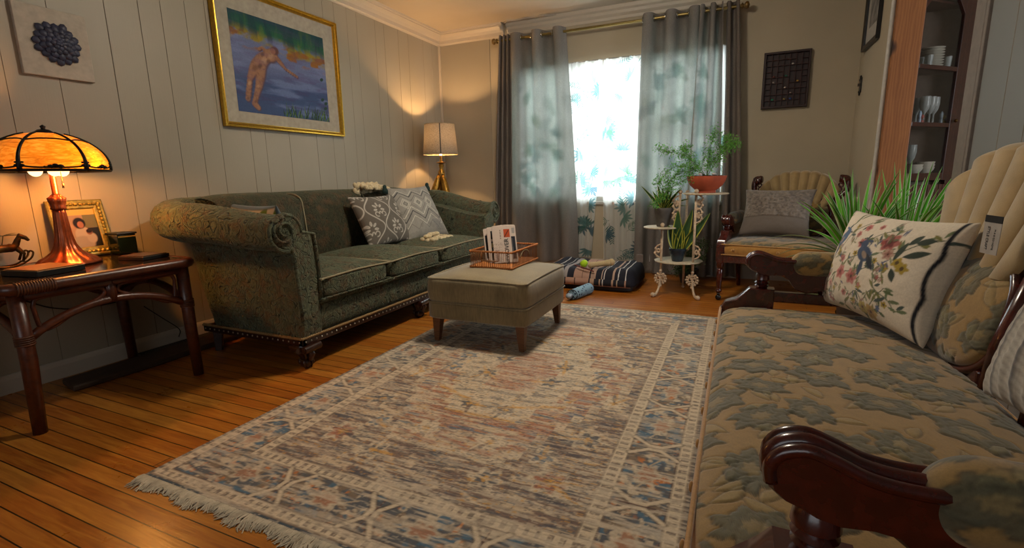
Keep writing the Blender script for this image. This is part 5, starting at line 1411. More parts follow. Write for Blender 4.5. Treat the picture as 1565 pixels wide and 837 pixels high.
def victorian(o, W, backs, hw, D=.62, z1=.43, az=0, step=.005, seed=3, recl=.24, shell_t=1.0, yb=.60, zc=.555, nch=6, seat_in=.0, ears=True):
    """local: x across, y back, front edge y=0"""
    h = W/2
    seat_grid(o, -h+seat_in, h-seat_in, 0, D, z1-.10, z1, .022, step, seed)
    m = MB().tube(rr_path(-h+seat_in-.001, h-seat_in+.001, -.001, D, z1-.022, .035), .0055, 6, closed=True).tube(rr_path(-h+seat_in-.002, h-seat_in+.002, -.002, D, z1-.098, .035), .0055, 6, closed=True); m.build('seat_piping', M_amber, o, smooth=True, local=True)
    nb = max(3, int(W/.16))
    for i in range(nb): MB().ball((-h+W*(i+.7)/(nb+.4), -.011, z1-.058), .011, 8, (1, .5, 1)).build('seat_button', M_amber, o, smooth=True, local=True)
    # frame
    zf = z1-.103
    fr = MB().box(-h-.01, h+.01, .0, .03, zf-.055, zf).box(-h-.01, -h+.03, .0, D, zf-.055, zf).box(h-.03, h+.01, .0, D, zf-.055, zf).box(-h, h, D-.04, D, zf-.055, zf)
    fr.build('seat_frame', M_mah, o, local=True, bevel=.006)
    zl = zf-.055
    for x in (-h+.012, h-.012):
        MB().lathe([(.012, .058), (.02, .066), (.024, .075), (.014, .09), (.017, .10), (.021, zl*.6), (.024, zl*.8), (.017, zl*.83), (.025, zl*.88), (.027, zl)], (x, .02, 0), 16).build('front_leg', M_mah, o, smooth=50, local=True)
        MB().box(x-.024, x+.024, -.004, .044, zf-.06, z1-.02).build('corner_block', M_mah, o, local=True, bevel=.005); caster(o, x, .02)
        MB().tube([(x, D-.02, zl), (x, D, zl*.5), (x, D+.05, .0)], [.024, .02, .017], 4).build('rear_leg', M_mah, o, local=True, bevel=.003)
    # arms
    f = lambda xc: (lambda a, b, d: (xc+d, a, b+az))
    for s in (-1, 1):
        xc = s*(h-.012)
        prof = [(.085, .600), (.090, .583), (.103, .572), (.120, .566), (.135, .558), (.160, .553), (.19, .557), (.215, .553), (.235, .538), (.25, .515), (.27, .500), (.30, .492), (.34, .50), (.40, .515), (yb+.02, .52), (yb+.02, .56), (.40, .58), (.30, .600), (.26, .612), (.22, .612), (.185, .616), (.155, .628), (.128, .637), (.105, .634), (.091, .622)]
        am = MB().prism(prof, f(xc), -.027, .027, bev=.006).build('arm', M_mah, o, smooth=35, local=True)
        mo = MB(); top = [(.092, .590), (.090, .612), (.103, .630), (.128, .637), (.155, .629), (.185, .617), (.22, .612), (.265, .613)]
        for dx in (-.023, 0, .023): mo.tube(spline([(xc+dx, a, b+az+.001) for a, b in top], 4), .0085 if dx else .011, 8)
        mo.build('arm_moulding', M_mah, am, smooth=True, local=True)
        pz = MB().lathe([(.018, z1+.068), (.021, z1+.074), (.026, z1+.080), (.020, z1+.085), (.027, z1+.092), (.021, z1+.098), (.028, z1+.105), (.026, z1+.118), (.018, z1+.132), (.022, .56+az)], (xc, .145, 0), 20).build('arm_post', M_mah, o, smooth=50, local=True)
        MB().prism([(.19, z1+.070), (.102, z1+.070), (.085, z1+.05), (.055, z1+.022), (.015, z1+.004), (.0, z1-.02), (.0, zf-.05), (.19, zf-.05)], f(xc-0) if True else None, -.029, .029, bev=.004).v
        bl = MB().prism([(.19, z1+.070-az), (.102, z1+.070-az), (.085, z1+.05-az), (.055, z1+.022-az), (.015, z1+.006-az), (.0, z1-.02-az), (.0, zf-.05-az), (.19, zf-.05-az)], f(xc), -.029, .029, bev=.004)
        bl.build('arm_block', M_mah, o, smooth=30, local=True)
        MB().box(xc-.02, xc+.02, .18, yb+.03, z1+.018, z1+.058).build('side_rail', M_mah, o, local=True, bevel=.005)
        sp_ = MB().lathe([(.008, z1+.056), (.014, z1+.068), (.009, z1+.076), (.012, .53+az)], (xc, .35, 0), 12); sp_.build('spindle', M_mah, o, smooth=50, local=True)
        # upholstered arm pad
        n = 40; U, V = np.meshgrid(np.linspace(0, 1, 90), np.linspace(0, 1, 50))
        an = V*PI*1.5-PI*.25; rx, rz = .043, .052
        yy = .235+(yb-.22)*U; e_ = np.sqrt(np.clip(1-(1-np.clip(U/.16, 0, 1))**2.2, 0.0, 1)); e2 = np.clip((1-U)/.04, 0, 1)**.5
        X = xc+rx*np.cos(an)*e_*e2*1.0; Z = .600+az+rz*np.sin(an)*e_*e2
        C, H = tapestry(yy, an*.06, seed+5, .13); C = np.where((U < .02)[..., None], np.array(hx('#6d5833')), C)
        npgrid('arm_pad', V3(X, yy, Z), C, M_tap, o, local=True)
    # backs
    by = lambda z: yb+(z-z1)*recl
    for xc in backs:
        n1, n2 = nch*22, 60; U, V = np.meshgrid(np.linspace(-1, 1, n1), np.linspace(0, 1, n2))
        zb_, zt = z1+.25*shell_t, z1+.585*shell_t
        tops = zt-(zt-zb_)*.50*np.abs(U)**3.0
        chn = np.abs(np.sin(PI*nch/2*(U+1)))**.55
        T = V; Z = zb_+(tops-zb_)*np.sin(T*PI/2)**1.0+.012*(chn-.6)*T**3
        X = xc+U*hw*(.66+.34*np.sin(T*PI/2)**.9)
        roll = np.clip((T-.80)/.20, 0, 1)
        Y = by(Z)-.012-.036*chn*(1-.35*(1-T))*np.sqrt(1-roll**2*.98)+.03*roll
        npgrid('channel_back', V3(X, Y, Z), np.zeros(X.shape+(3,)), M_shellv, o, local=True)
        bk_ = V3(X, by(Z)+.035, Z)
        npgrid('back_panel', bk_[::4, ::4], np.zeros(bk_[::4, ::4].shape), M_amber, o, local=True)
        # oval tapestry pad with wood rim
        U, V = np.meshgrid(np.linspace(-1, 1, 130), np.linspace(-1, 1, 90))
        mm = np.maximum(np.maximum(np.abs(U), np.abs(V)), 1e-6); ql = np.sqrt(U*U+V*V)/mm; a, b = U/ql, V/ql
        ql5 = (np.abs(U)**3+np.abs(V)**3)**(1/3)/mm; a, b = U/ql5, V/ql5
        zc_, rz = z1+.145, .150; px_, pz_ = xc+a*(hw*.80), zc_+b*rz
        C, H = tapestry(px_, pz_, seed+9, .15)
        r2 = np.clip(1-(np.abs(a)**3+np.abs(b)**3)**(2/3), 0, 1)
        npgrid('back_pad', V3(px_, by(pz_)-.005-.055*r2**.5-H, pz_), C, M_tap, o, local=True)
        rim = [(xc+(hw*.80+.010)*abs(cos(t))**.67*(1 if cos(t) > 0 else -1), by(zc_+rz*sin(t))-.004, zc_+(rz+.010)*abs(sin(t))**.67*(1 if sin(t) > 0 else -1)) for t in np.linspace(0, 2*PI, 61)[:-1]]
        MB().tube(rim, .013, 8, closed=True).build('back_rim', M_mah, o, smooth=True, local=True)
        for s in ((-1, 1) if ears else ()):
            e = MB(); zz0 = z1+.50*shell_t
            e.tube(spline([(xc+s*(hw*.80), by(z1+.26)+.0, z1+.20), (xc+s*hw*.93, by(z1+.33), z1+.33*shell_t), (xc+s*(hw+.035), by(z1+.40), z1+.42*shell_t), (xc+s*(hw+.03), by(zz0), zz0+.005), (xc+s*(hw-.02), by(zz0)-.006, zz0+.012)], 6), [.017]*6+[.018]*6+[.022]*6+[.027]*4+[.03, .03, .026], 10)
            e.ball((xc+s*(hw+.012), by(zz0)-.008, zz0-.002), .032, 12, (1, .8, 1))
            for (dx, dz, r_) in ((-.02, .42, .022), (-.03, .36, .02), (-.05, .31, .018), (-.005, .46, .014)):
                cx, cz = xc+s*(hw+dx), z1+dz*shell_t
                e.tube([(cx+r_*cos(t), by(cz)-.012, cz+r_*sin(t)) for t in np.linspace(0, 2*PI, 15)[:-1]], .006, 6, closed=True)
            e.build('carved_ear', M_mah, o, smooth=True, local=True)
        MB().box(xc-hw*.78, xc+hw*.78, yb-.0, yb+.03, z1-.06, z1+.03).build('back_rail', M_mah, o, local=True, bevel=.006)
        for s in (-1, 1): MB().tube([(xc+s*hw*.84, yb+.01, z1-.08), (xc+s*hw*.84, by(z1+.1), z1+.1), (xc+s*hw*.84, by(z1+.3), z1+.3)], .02, 8).build('back_stile', M_mah, o, smooth=True, local=True)

# settee (front faces -X)
st_ = thing('settee', 'long tapestry settee with carved mahogany arms and channelled tan backs in the right foreground', 'settee', (-.035, 1.395, 0), -PI/2)
victorian(st_, 1.56, (-.40, .40), .36, step=.0033, seed=3, seat_in=-.0, ears=False)
# armchair in the corner
ac = thing('armchair', 'small Victorian armchair with a channelled tan back and amber seat in the far right corner', 'armchair', (.285, 3.885, 0), radians(-13))
victorian(ac, .80, (0.0,), .285, step=.008, seed=21, z1=.455, shell_t=.86, az=.0, yb=.58, D=.60, nch=8)

# ============================================================ pillows on the settee and armchair
def p_birds(cv, w, h):
    cv.c[:] = hx('#cbbfab'); n_ = fbm(cv.X*300, cv.Y*300, 2, 3); cv.c *= (.93+.14*n_)[..., None]
    G, G2, N_, R_, P_ = '#4d5a35', '#5f6a4a', '#26344a', '#8d3d38', '#b07068'
    def branch(pts, col='#4a5038', wd=.0035): cv.line(spline2(pts), wd, col)
    def spline2(p): return [(q.x, q.y) for q in spline([(a, b, 0) for a, b in p], 5)]
    rnd = random.Random(11)
    br = [[(-.22, -.12), (-.14, -.06), (-.08, .0), (-.02, .03)], [(-.25, -.04), (-.18, .02), (-.14, .1), (-.07, .15)], [(-.10, -.05), (.0, -.03), (.06, .0)], [(.05, -.14), (.1, -.08), (.14, -.13)], [(.08, -.02), (.11, -.07), (.17, -.09), (.2, -.12)], [(-.05, -.16), (.02, -.10), (.08, -.16)], [(.08, .05), (.14, .06), (.2, .1), (.25, .12)], [(-.26, .06), (-.2, .10), (-.16, .16)], [(-.02, .08), (.04, .12), (.10, .14)], [(.07, -.17), (.11, -.11), (.15, -.06)]]
    for b in br:
        branch(b)
        for i, (x, y) in enumerate(b):
            for k in range(3):
                cv.leaf(x+rnd.uniform(-.01, .01), y+rnd.uniform(-.01, .01), rnd.uniform(.03, .05), .012, rnd.uniform(0, 2*PI), rnd.choice([G, G2, '#3c4a44', '#6b6a38']))
    for x, y, r, c1, c2 in ((-.10, -.05, .030, R_, P_), (-.02, -.055, .032, R_, P_), (-.04, .07, .02, '#7c2f34', P_), (.09, .09, .036, '#5c1e22', '#9a5a50'), (.11, .05, .022, '#8a5a50', '#a98a78'), (-.09, .10, .015, R_, P_), (-.16, -.10, .018, P_, '#c09a8a'), (-.22, -.13, .018, P_, '#b98a80'), (.10, -.15, .026, '#8a6a3a', '#a98a50'), (.06, -.145, .022, '#86702e', '#a4924a'), (-.06, .13, .016, '#9a4a44', P_), (-.12, .0, .016, R_, P_), (-.05, -.12, .014, R_, P_), (.0, .14, .012, '#8a4a44', P_)):
        cv.ell(x, y, r, r*.85, c2, 0, .2, 1, 6, .14); cv.ell(x, y, r*.62, r*.5, c1, .5, .3, .85, 5, .25); cv.ell(x, y, r*.2, r*.2, '#4b2a1a', 0, .3)
    for x, y, r in ((-.17, .02, .014), (.12, .005, .018), (.16, .03, .02), (.185, .015, .02), (.03, -.08, .014), (-.13, .13, .012), (.16, -.11, .012), (-.2, -.04, .012), (-.05, .03, .012), (.07, .02, .012)):
        cv.ell(x, y, r, r*.8, '#9b842f', 0, .2, 1, 5, .2); cv.ell(x, y, r*.35, r*.35, '#4d3a1c', 0, .3)
    for x, y, L, an in ((.14, .03, .075, 1.35), (.165, .05, .085, .35), (.16, .09, .05, .9), (.15, .01, .05, -1.1), (.18, .10, .06, .3)): cv.leaf(x, y, L, .026, an, '#2f3a30')
    for q_ in range(46):
        x, y = rnd.uniform(-.26, .16), rnd.uniform(-.17, .17); a0 = rnd.uniform(0, 6.3)
        cv.line([(x, y), (x+.03*cos(a0), y+.03*sin(a0))], .0022, '#55603c', a=.8)
        for k in range(3): cv.leaf(x+.010*k*cos(a0), y+.010*k*sin(a0), rnd.uniform(.018, .032), .008, a0+rnd.choice((-.8, .8)), rnd.choice([G, G2, '#39466a', '#6b6a38', '#8d6a62']), .85)
        if q_ % 3 == 0: cv.ell(x+.03*cos(a0), y+.03*sin(a0), .009, .008, rnd.choice(['#8d3d38', '#9b842f', '#b07068', '#3a5078']), 0, .3, .9, 5, .2)
    # birds
    for bx_, by_, s, f, col in ((.0, .035, 1.3, 1, '#33415a'), (-.20, .07, 1.15, -1, '#3d5878')):
        cv.ell(bx_, by_, .032*s, .021*s, col, -.5*f+.2, .15); cv.ell(bx_-.016*s*f, by_+.026*s, .015*s, .013*s, col, 0, .2)
        cv.leaf(bx_-.028*s*f, by_+.028*s, .016*s, .007*s, PI if f > 0 else 0, '#2a2420'); cv.leaf(bx_-.012*s*f, by_+.036*s, .026*s, .010*s, .1 if f > 0 else 3.0, col)
        cv.leaf(bx_+.01*f*s, by_+.005, .065*s, .02*s, (-.75 if f > 0 else PI+.75), '#18202e'); cv.leaf(bx_, by_-.01, .06*s, .02*s, (-1.35 if f > 0 else PI+1.35), '#2d3b4f')
        cv.ell(bx_+.004*f, by_-.004, .014*s, .008*s, '#a58a6a', -.6*f, .3, .6)
    # scalloped navy border on the right edge
    e = [(w/2-.012-.010*abs(sin(t*9)), -h/2+.0+h*t) for t in np.linspace(0, 1, 26)]; cv.line(e, .011, '#0e1018')
    e = [(-w/2+.006, -h/2+h*t) for t in np.linspace(0, 1, 8)]; cv.line(e, .010, '#20283a')
FPC = [(.42, 2.24, .80), (.60, 1.70, .81), (.315, 2.22, .455), (.50, 1.70, .452)]
fp, fpf = pillow('throw_pillow', 'white pillow embroidered with birds and flowers, with a price tag, on the settee', FPC, .17, p_birds, M_pil, step=.003)
c, r, u, nn, w, h = fpf
tgp = Vector((.560, 1.545, .838))
rh2 = Vector((r.x, r.y, 0)).normalized(); up2 = Vector((0, 0, 1)); n2_ = rh2.cross(up2)
M4 = Matrix((tuple(rh2)+(0,), tuple(up2)+(0,), tuple(n2_)+(0,), (0, 0, 0, 1))).transposed()
R3 = Matrix.Translation(tgp+Vector((.0, 0, -.045))) @ M4 @ Matrix.Rotation(-.04, 4, 'Z')
tg = MB().obox(R3, .048, .092, .0012).build('price_tag', plain('white card', '#a39c93', .6), fp)
MB().obox(R3 @ Matrix.Translation((0, .038, .0004)), .0482, .0165, .0014).build('black_band', M_black, tg)
text('STYLE CRAFT', .0095, R3 @ Matrix.Translation((-.009, -.008, .001)) @ Matrix.Rotation(-PI/2, 4, 'Z'), M_ink, tg, ext=.0002)
text('M A & CO HOME', .0065, R3 @ Matrix.Translation((.009, -.010, .001)) @ Matrix.Rotation(-PI/2, 4, 'Z'), M_ink, tg, ext=.0002)
def p_knit(cv, w, h):
    cv.c[:] = hx('#a39d92')
    for k in range(-6, 7):
        x = k*.042; m_ = np.clip(1-np.abs(cv.X-x)/.016, 0, 1); cv.h = cv.h+.006*m_*(.6+.4*np.abs(np.sin(cv.Y*90+k)))
        if k % 2: cv.line([(x, -h), (x, h)], .012, '#4e4e52', a=.8)
    cv.c *= (.8+.3*np.abs(np.sin(cv.Y*180+cv.X*60)))[..., None]
pillow('throw_pillow', 'grey and white ribbed knit pillow at the right edge of the settee', [(.63, 1.375, .77), (.685, .99, .77), (.535, 1.40, .455), (.575, 1.02, .455)], .16, p_knit, M_pil, step=.004)
def p_sherpa(cv, w, h):
    cv.c[:] = hx('#6a6159'); tp = cv.Y > -h*.16; n_ = fbm(cv.X*75, cv.Y*75, 3, 4)
    cv.blend(tp*1.0, '#6e655c'); cv.c *= np.where(tp, .45+1.1*n_, 1)[..., None]; cv.h = np.where(tp, .014*n_, 0)
ca_, sa_ = cos(radians(-13)), sin(radians(-13))
def AL(x, y, z): return (.285+x*ca_-y*sa_, 3.885+x*sa_+y*ca_, z)
pillow('throw_pillow', 'dark taupe half-fleece lumbar pillow on the corner armchair', [AL(-.335, .42, .82), AL(.14, .42, .825), AL(-.325, .24, .48), AL(.17, .24, .48)], .17, p_sherpa, M_pil, step=.004, pinch=.10)

# ============================================================ tall striped plant behind the settee
sp_ = thing('potted_plant', 'large spiky green and white striped plant behind the far arm of the settee', 'potted plant', (.665, 3.14, 0))
vpot(sp_, (.665, 3.14, .001), .11, .15, .50, plain('dark planter', '#2a2522', .5), .006, name='planter')
rnd = random.Random(21)
def strip(base, d, L, w, droop, col):
    base, d = Vector(base), Vector(d).normalized(); s = d.cross(Vector((rnd.uniform(-.3, .3), 1, 0))).normalized(); n = 12; q = base.copy(); dd = d.copy()
    AA = (-1, -.74, -.62, 0, .62, .74, 1); P_ = np.zeros((n+1, 7, 3)); C = np.zeros((n+1, 7, 3)); g, e = np.array(hx(col)), np.array(hx('#b9c29c'))
    for i in range(n+1):
        t = i/n; ww = w/2*(1-t**2.2)*min(1, .5+t*3)+.0004; nn = s.cross(dd)
        for k in range(7):
            a = AA[k]; P_[i, k] = q+s*a*ww+nn*abs(a)*ww*.45; C[i, k] = e if abs(a) > .7 else g*(1.25 if k == 3 else 1)
        dd = (dd+Vector((d.x, d.y, 0))*droop*.3/n+Vector((0, 0, -droop*(t+.2)/n*1.6))).normalized(); q = q+dd*L/n
    return P_, C
M_strip = vcol('striped leaf', .4, .1)
for cx_, cz, N in ((.60, .50, 60), (.79, .52, 36)):
    for k in range(N):
        an = rnd.uniform(0, 2*PI); tilt = abs(rnd.gauss(0, .42))+.04
        L = rnd.uniform(.29, .53)*(1-.2*min(1, tilt)); P_, C = strip((cx_+.03*cos(an), 3.14+.04*sin(an), cz), (tilt*cos(an)*1.15, tilt*sin(an)*.7-.05, 1), L, rnd.uniform(.020, .032), rnd.uniform(0, .35)+tilt*.7, rnd.choice(['#4f9e26', '#5fae2e', '#3a8222', '#6cba3c']))
        npgrid('leaf', P_, C, M_strip, sp_)
for (dx, dz, L) in ((-1.2, .35, .44), (-1.1, .55, .46), (-1.0, .15, .40), (-1.2, 0, .42), (-.8, -.1, .40)):
    P_, C = strip((.55, 3.09, .50), (dx, -.35, dz+.35), L, .010, 1.0, '#7d8f5a'); npgrid('leaf', P_, C, M_strip, sp_)

# ============================================================ wall things on the right
by_ = YB-.002
o = thing('printers_tray', 'dark wooden printer\'s tray of tiny compartments on the back wall above the armchair', 'shadow box', (.306, by_, 1.707))
x0, x1, z0, z1 = .134, .478, 1.483, 1.932
M_tray = wood('dark tray wood', '#160a07', '#33160e', .5, (6, 6, 6))
rect_frame(o, (.306, by_, 1.7075), (1, 0, 0), (0, 0, 1), (0, -1, 0), x1-x0, z1-z0, [(0, 0), (0, .034), (.003, .037), (.016, .037), (.018, .03), (.018, 0)], M_tray, 'tray_frame')
MB().box(x0+.01, x1-.01, by_-.008, by_-.002, z0+.01, z1-.01).build('tray_back', M_tray, o)
dv = MB(); NCOL, NROW = 7, 9
cw, rh_ = (x1-x0-.036)/NCOL, (z1-z0-.036)/NROW; rnd = random.Random(4)
for i in range(1, NCOL): dv.box(x0+.018+cw*i-.0012, x0+.018+cw*i+.0012, by_-.028, by_-.006, z0+.015, z1-.015)
for j in range(1, NROW):
    for i in range(NCOL):
        if rnd.random() < .86: dv.box(x0+.018+cw*i, x0+.018+cw*(i+1), by_-.028, by_-.006, z0+.018+rh_*j-.0012, z0+.018+rh_*j+.0012)
dv.build('dividers', wood('divider wood', '#2a140d', '#5a2c1e', .5), o)
trk = [(4, 7, '#a8a097', 'pale pebble in the upper right part of the printer\'s tray'), (5, 4, '#b08a3a', 'round yellow stone at the right of the printer\'s tray'), (3, 3, '#b3a49a', 'round whitish stone in the middle of the printer\'s tray'), (3, 5, '#1f6f5c', 'teal stone in the middle of the printer\'s tray'), (1, 1, '#1f7f62', 'green stone at the lower left of the printer\'s tray'), (4, 1, '#274f9a', 'blue stone in the lower row of the printer\'s tray'), (3, 1, '#a89058', 'small tan stone beside the blue one in the printer\'s tray'), (1, 4, '#8a8078', 'pair of small grey pebbles at the left of the printer\'s tray'), (1, 5, '#6a3426', 'small rusty stone at the left of the printer\'s tray'), (4, 2, '#7a6a64', 'small mauve stone above the blue one in the printer\'s tray')]
for i, j, col, lab in trk:
    x = x0+.018+cw*(i+.5); z_ = z0+.018+rh_*j+.0012
    tag(MB().ball((x, by_-.016, z_+.0075), .0095, 10, (1.1, .8, .78)).build('trinket_stone', plain('stone '+col, col, .35, var=.3), None, smooth=True), lab, 'trinket', 'trinkets in the printer\'s tray')
FRc = (XR-.002, 4.56, 2.13)
o = thing('picture_frame', 'black-framed picture with a white mat high on the right wall', 'picture', FRc)
rect_frame(o, FRc, (0, 1, 0), (0, 0, 1), (-1, 0, 0), .45, .58, [(0, 0), (0, .026), (.032, .020), (.034, .01), (.034, 0)], plain('black frame', '#100d0c', .35), 'frame')
MB().box(XR-.009, XR-.004, 4.56-.20, 4.56+.20, 2.13-.26, 2.13+.26).build('mat_board', plain('white mat', '#aaa59c', .7), o)
cv_ = MB().box(XR-.0105, XR-.009, 4.56-.11, 4.56+.11, 2.13-.15, 2.13+.15).build('print', plain('grey drawing', '#77726c', .7, var=.6, scale=14), o)
sw = thing('switch_plate', 'black ornate switch plate on the right wall beside the back corner', 'switch', (XR, 4.80, 1.60))
m = MB().box(XR-.006, XR-.0, 4.765, 4.835, 1.545, 1.655)
for s in (-1, 1):
    m.ball((XR-.006, 4.80, 1.60+s*.06), .016, 8, (.4, 1, 1)); m.ball((XR-.006, 4.80+s*.03, 1.60+.045), .011, 8, (.4, 1, 1)); m.ball((XR-.006, 4.80+s*.03, 1.60-.045), .011, 8, (.4, 1, 1))
m.build('plate', plain('black iron', '#0d0b0a', .4), sw, smooth=40)
MB().box(XR-.022, XR-.004, 4.795, 4.805, 1.595, 1.615).build('toggle', plain('toggle', '#3a2c20', .4), sw)

# ============================================================ corner china cabinet in the dining room
A = Vector((.972, 4.385, 0)); ux = Vector((1, 1, 0)).normalized(); iy = Vector((-1, 1, 0)).normalized()
CW = .755
cb = thing('china_cabinet', 'tall reddish-brown corner china cabinet with glass panes beyond the wooden post', 'cabinet', tuple(A+ux*CW/2))
def Cb(a, d, z): return tuple(A+ux*a+iy*d+Vector((0, 0, z)))
def cbox(m, a0, a1, d0, d1, z0, z1, mi=0):
    vs = [Cb(a, d, z) for z in (z0, z1) for d in (d0, d1) for a in (a0, a1)]
    return m.add(vs, [(0, 2, 3, 1), (4, 5, 7, 6), (0, 1, 5, 4), (2, 6, 7, 3), (0, 4, 6, 2), (1, 3, 7, 5)], mi)
M_cab = wood('china cabinet wood', '#22100b', '#452015', .35, (5, 5, 5), coat=.2); M_cab2 = wood('cabinet beadboard', '#3d2117', '#5e3826', .5)
m = MB(); cbox(m, .02, .10, 0, .03, .84, ZC-.03); cbox(m, .655, .735, 0, .03, .84, ZC-.03); cbox(m, .10, .655, 0, .03, 2.36, ZC-.03); m.build('face_frame', M_cab, cb, bevel=.004)
m = MB(); cbox(m, .10, .165, -.012, .012, .87, 2.34); cbox(m, .59, .655, -.012, .012, .87, 2.34); cbox(m, .165, .59, -.012, .012, .87, .925); cbox(m, .165, .59, -.012, .012, 1.255, 1.285); cbox(m, .165, .59, -.012, .012, 1.645, 1.675)
ar = [(.165+.425*t, 2.03+.16*sin(PI*t)) for t in np.linspace(0, 1, 15)]
m.prism([(.165, 2.34)]+ar+[(.59, 2.34)], lambda a, b, d: Cb(a, d, b), -.012, .012)
dr_ = m.build('glass_door', M_cab, cb, bevel=.003)
for z0_, z1_ in ((.925, 1.255), (1.285, 1.645), (1.675, 2.2)):
    m = MB(); cbox(m, .165, .59, -.001, .002, z0_, z1_); m.build('pane', M_glass, dr_)
m = MB(); m.ball(Cb(.625, -.03, 1.3), .013, 8); m.build('knob', M_brass, dr_, smooth=True)
m = MB(); k = 16
for i in range(k): cbox(m, .03+.69*i/k+.004, .03+.69*(i+1)/k-.004, .0, .02, .05, .84); cbox(m, .03, .72, .012, .02, .05, .84)
m.build('beadboard', M_cab2, cb, bevel=.003)
m = MB(); cbox(m, .0, .755, -.01, .03, 0, .08); m.build('plinth', M_cab, cb, bevel=.003)
corner = Vector((.972, 4.923, 0))
m = MB()
for p, q in ((Cb(.03, .02, 0), (.985, 4.85, 0)), (Cb(.725, .02, 0), (1.44, 4.915, 0))): pass
m.add([(.98, 4.43, .86), (.98, 4.915, .86), (.98, 4.915, 2.46), (.98, 4.43, 2.46), (1.46, 4.915, .86), (1.46, 4.915, 2.46)], [(0, 1, 2, 3), (1, 4, 5, 2)])
m.build('inner_walls', plain('cabinet interior', '#57493c', .7), cb)
for z_ in (.905, 1.262, 1.652, 2.10):
    m = MB(); m.prism([(.982, 4.44), (1.45, 4.912), (.982, 4.912)], lambda a, b, d: (a, b, d), z_, z_+.014); m.build('shelf', M_cab, cb)
# dishes
M_china = plain('white china', '#b5b2a4', .25); 
cg2 = NT('cut glass'); cg2.base(hx('#c3cbc8')); cg2.set(Roughness=.06, IOR=1.3); cg2.b.inputs['Transmission Weight'].default_value = .6; M_cg = cg2.m
def at(a, d): q = Cb(a, d, 0); return q[0], q[1]
def cpy(o0, loc, label, group):
    r = o0.copy(); COL.objects.link(r); r.location = loc; r['label'] = label; r['group'] = group
    for ch in list(o0.children): c_ = ch.copy(); COL.objects.link(c_); c_.parent = r
    return r
x, y = at(.48, .10); z_ = 1.667
pl = MB().lathe([(.03, 0), (.034, .003), (.068, .010), (.071, .013), (.068, .013), (.03, .006), (0, .005)], (0, 0, 0), 32).build('china_plate', M_china, None, smooth=40)
pl.location = (x, y, z_); tag(pl, 'white china plate in the stack on the top shelf of the china cabinet', 'plate', 'stacked plates on the top shelf of the china cabinet')
for k in range(1, 9): r_ = pl.copy(); COL.objects.link(r_); r_.location = (x, y, z_+.0175*k)
def goblet(h, r): return [(r*.75, 0), (r*.8, .003), (.008, .008), (.006, h*.38), (.012, h*.42), (r*.8, h*.55), (r, h*.75), (r*.95, h), (r*.9, h), (r*.9, h*.76), (r*.7, h*.58), (0, h*.45)]
def tumbler(h, r): return [(r*.8, 0), (r*.8, .003), (r, h), (r*.93, h), (r*.75, .008), (0, .008)]
def glass_thing(name, prof, pos, label, group, mat=M_cg, cat='glass'):
    o = MB().lathe(prof, (0, 0, 0), 24, mod=lambda th, z: 1+.02*cos(10*th)).build(name, mat, None, smooth=40); o.location = pos; tag(o, label, cat, group); return o
t0 = glass_thing('drinking_glass', tumbler(.09, .024), (*at(.575, .05), 1.667), 'clear drinking glass beside the plates in the china cabinet', 'glasses on the top shelf of the china cabinet')
for a, d in ((.38, .06), (.57, .11), (.40, .13)): r_ = t0.copy(); COL.objects.link(r_); r_.location = (*at(a, d), 1.667)
g0 = glass_thing('goblet', goblet(.20, .032), (*at(.42, .07), 1.277), 'tall clear goblet on the middle shelf of the china cabinet', 'goblets on the middle shelf of the china cabinet')
for a, d in ((.485, .07), (.545, .08), (.45, .14), (.515, .145)): r_ = g0.copy(); COL.objects.link(r_); r_.location = (*at(a, d), 1.277)
for (a, d), lab, c1_ in (((.36, .06), 'small figurine with blue and red colours left of the goblets in the cabinet', '#7d93a8'), ((.595, .05), 'small upright figurine with a blue stripe right of the goblets in the cabinet', '#8fa3b0')):
    o = thing('figurine', lab, 'figurine', (*at(a, d), 1.277)); x, y = at(a, d)
    MB().lathe([(.012, 0), (.014, .01), (.010, .05), (.012, .08), (.006, .095), (0, .1)], (x, y, 1.277), 14).build('body', plain('fig '+c1_, c1_, .3, var=.5), o, smooth=True)
    MB().ball((x+.016, y+.010, 1.277+.055), .016, 9).ball((x+.014, y+.006, 1.277+.018), .018, 9).build('flowers', plain('fig flowers'+c1_, '#7a6a2a' if a > .5 else '#8a3a30', .5, var=.5), o, smooth=True)
x, y = at(.42, .09)
b0 = MB().lathe([(.03, 0), (.034, .004), (.052, .03), (.058, .05), (.055, .05), (.046, .03), (0, .008)], (0, 0, 0), 32).build('china_bowl', M_china, None, smooth=40); b0.location = (x, y, .919)
tag(b0, 'white bowl, lowest of the left stack on the bottom shelf of the china cabinet', 'bowl', 'bowls on the bottom shelf of the china cabinet')
for (a, d, z_, lab) in ((.42, .09, .939, 'white bowl, topmost of the left stack on the bottom shelf of the china cabinet'), (.545, .085, .919, 'white bowl, lowest of the right stack on the bottom shelf of the china cabinet'), (.545, .085, .939, 'white bowl, middle of the right stack on the bottom shelf of the china cabinet'), (.545, .085, .959, 'white bowl, topmost of the right stack on the bottom shelf of the china cabinet')):
    r_ = b0.copy(); COL.objects.link(r_); r_.location = (*at(a, d), z_); r_['label'] = lab
g1 = glass_thing('goblet', goblet(.22, .035), (*at(.44, .20), .919), 'tall clear goblet behind the bowls on the bottom shelf of the china cabinet', 'goblets on the bottom shelf of the china cabinet')
for a, d in ((.50, .17), (.38, .22)): r_ = g1.copy(); COL.objects.link(r_); r_.location = (*at(a, d), .919)
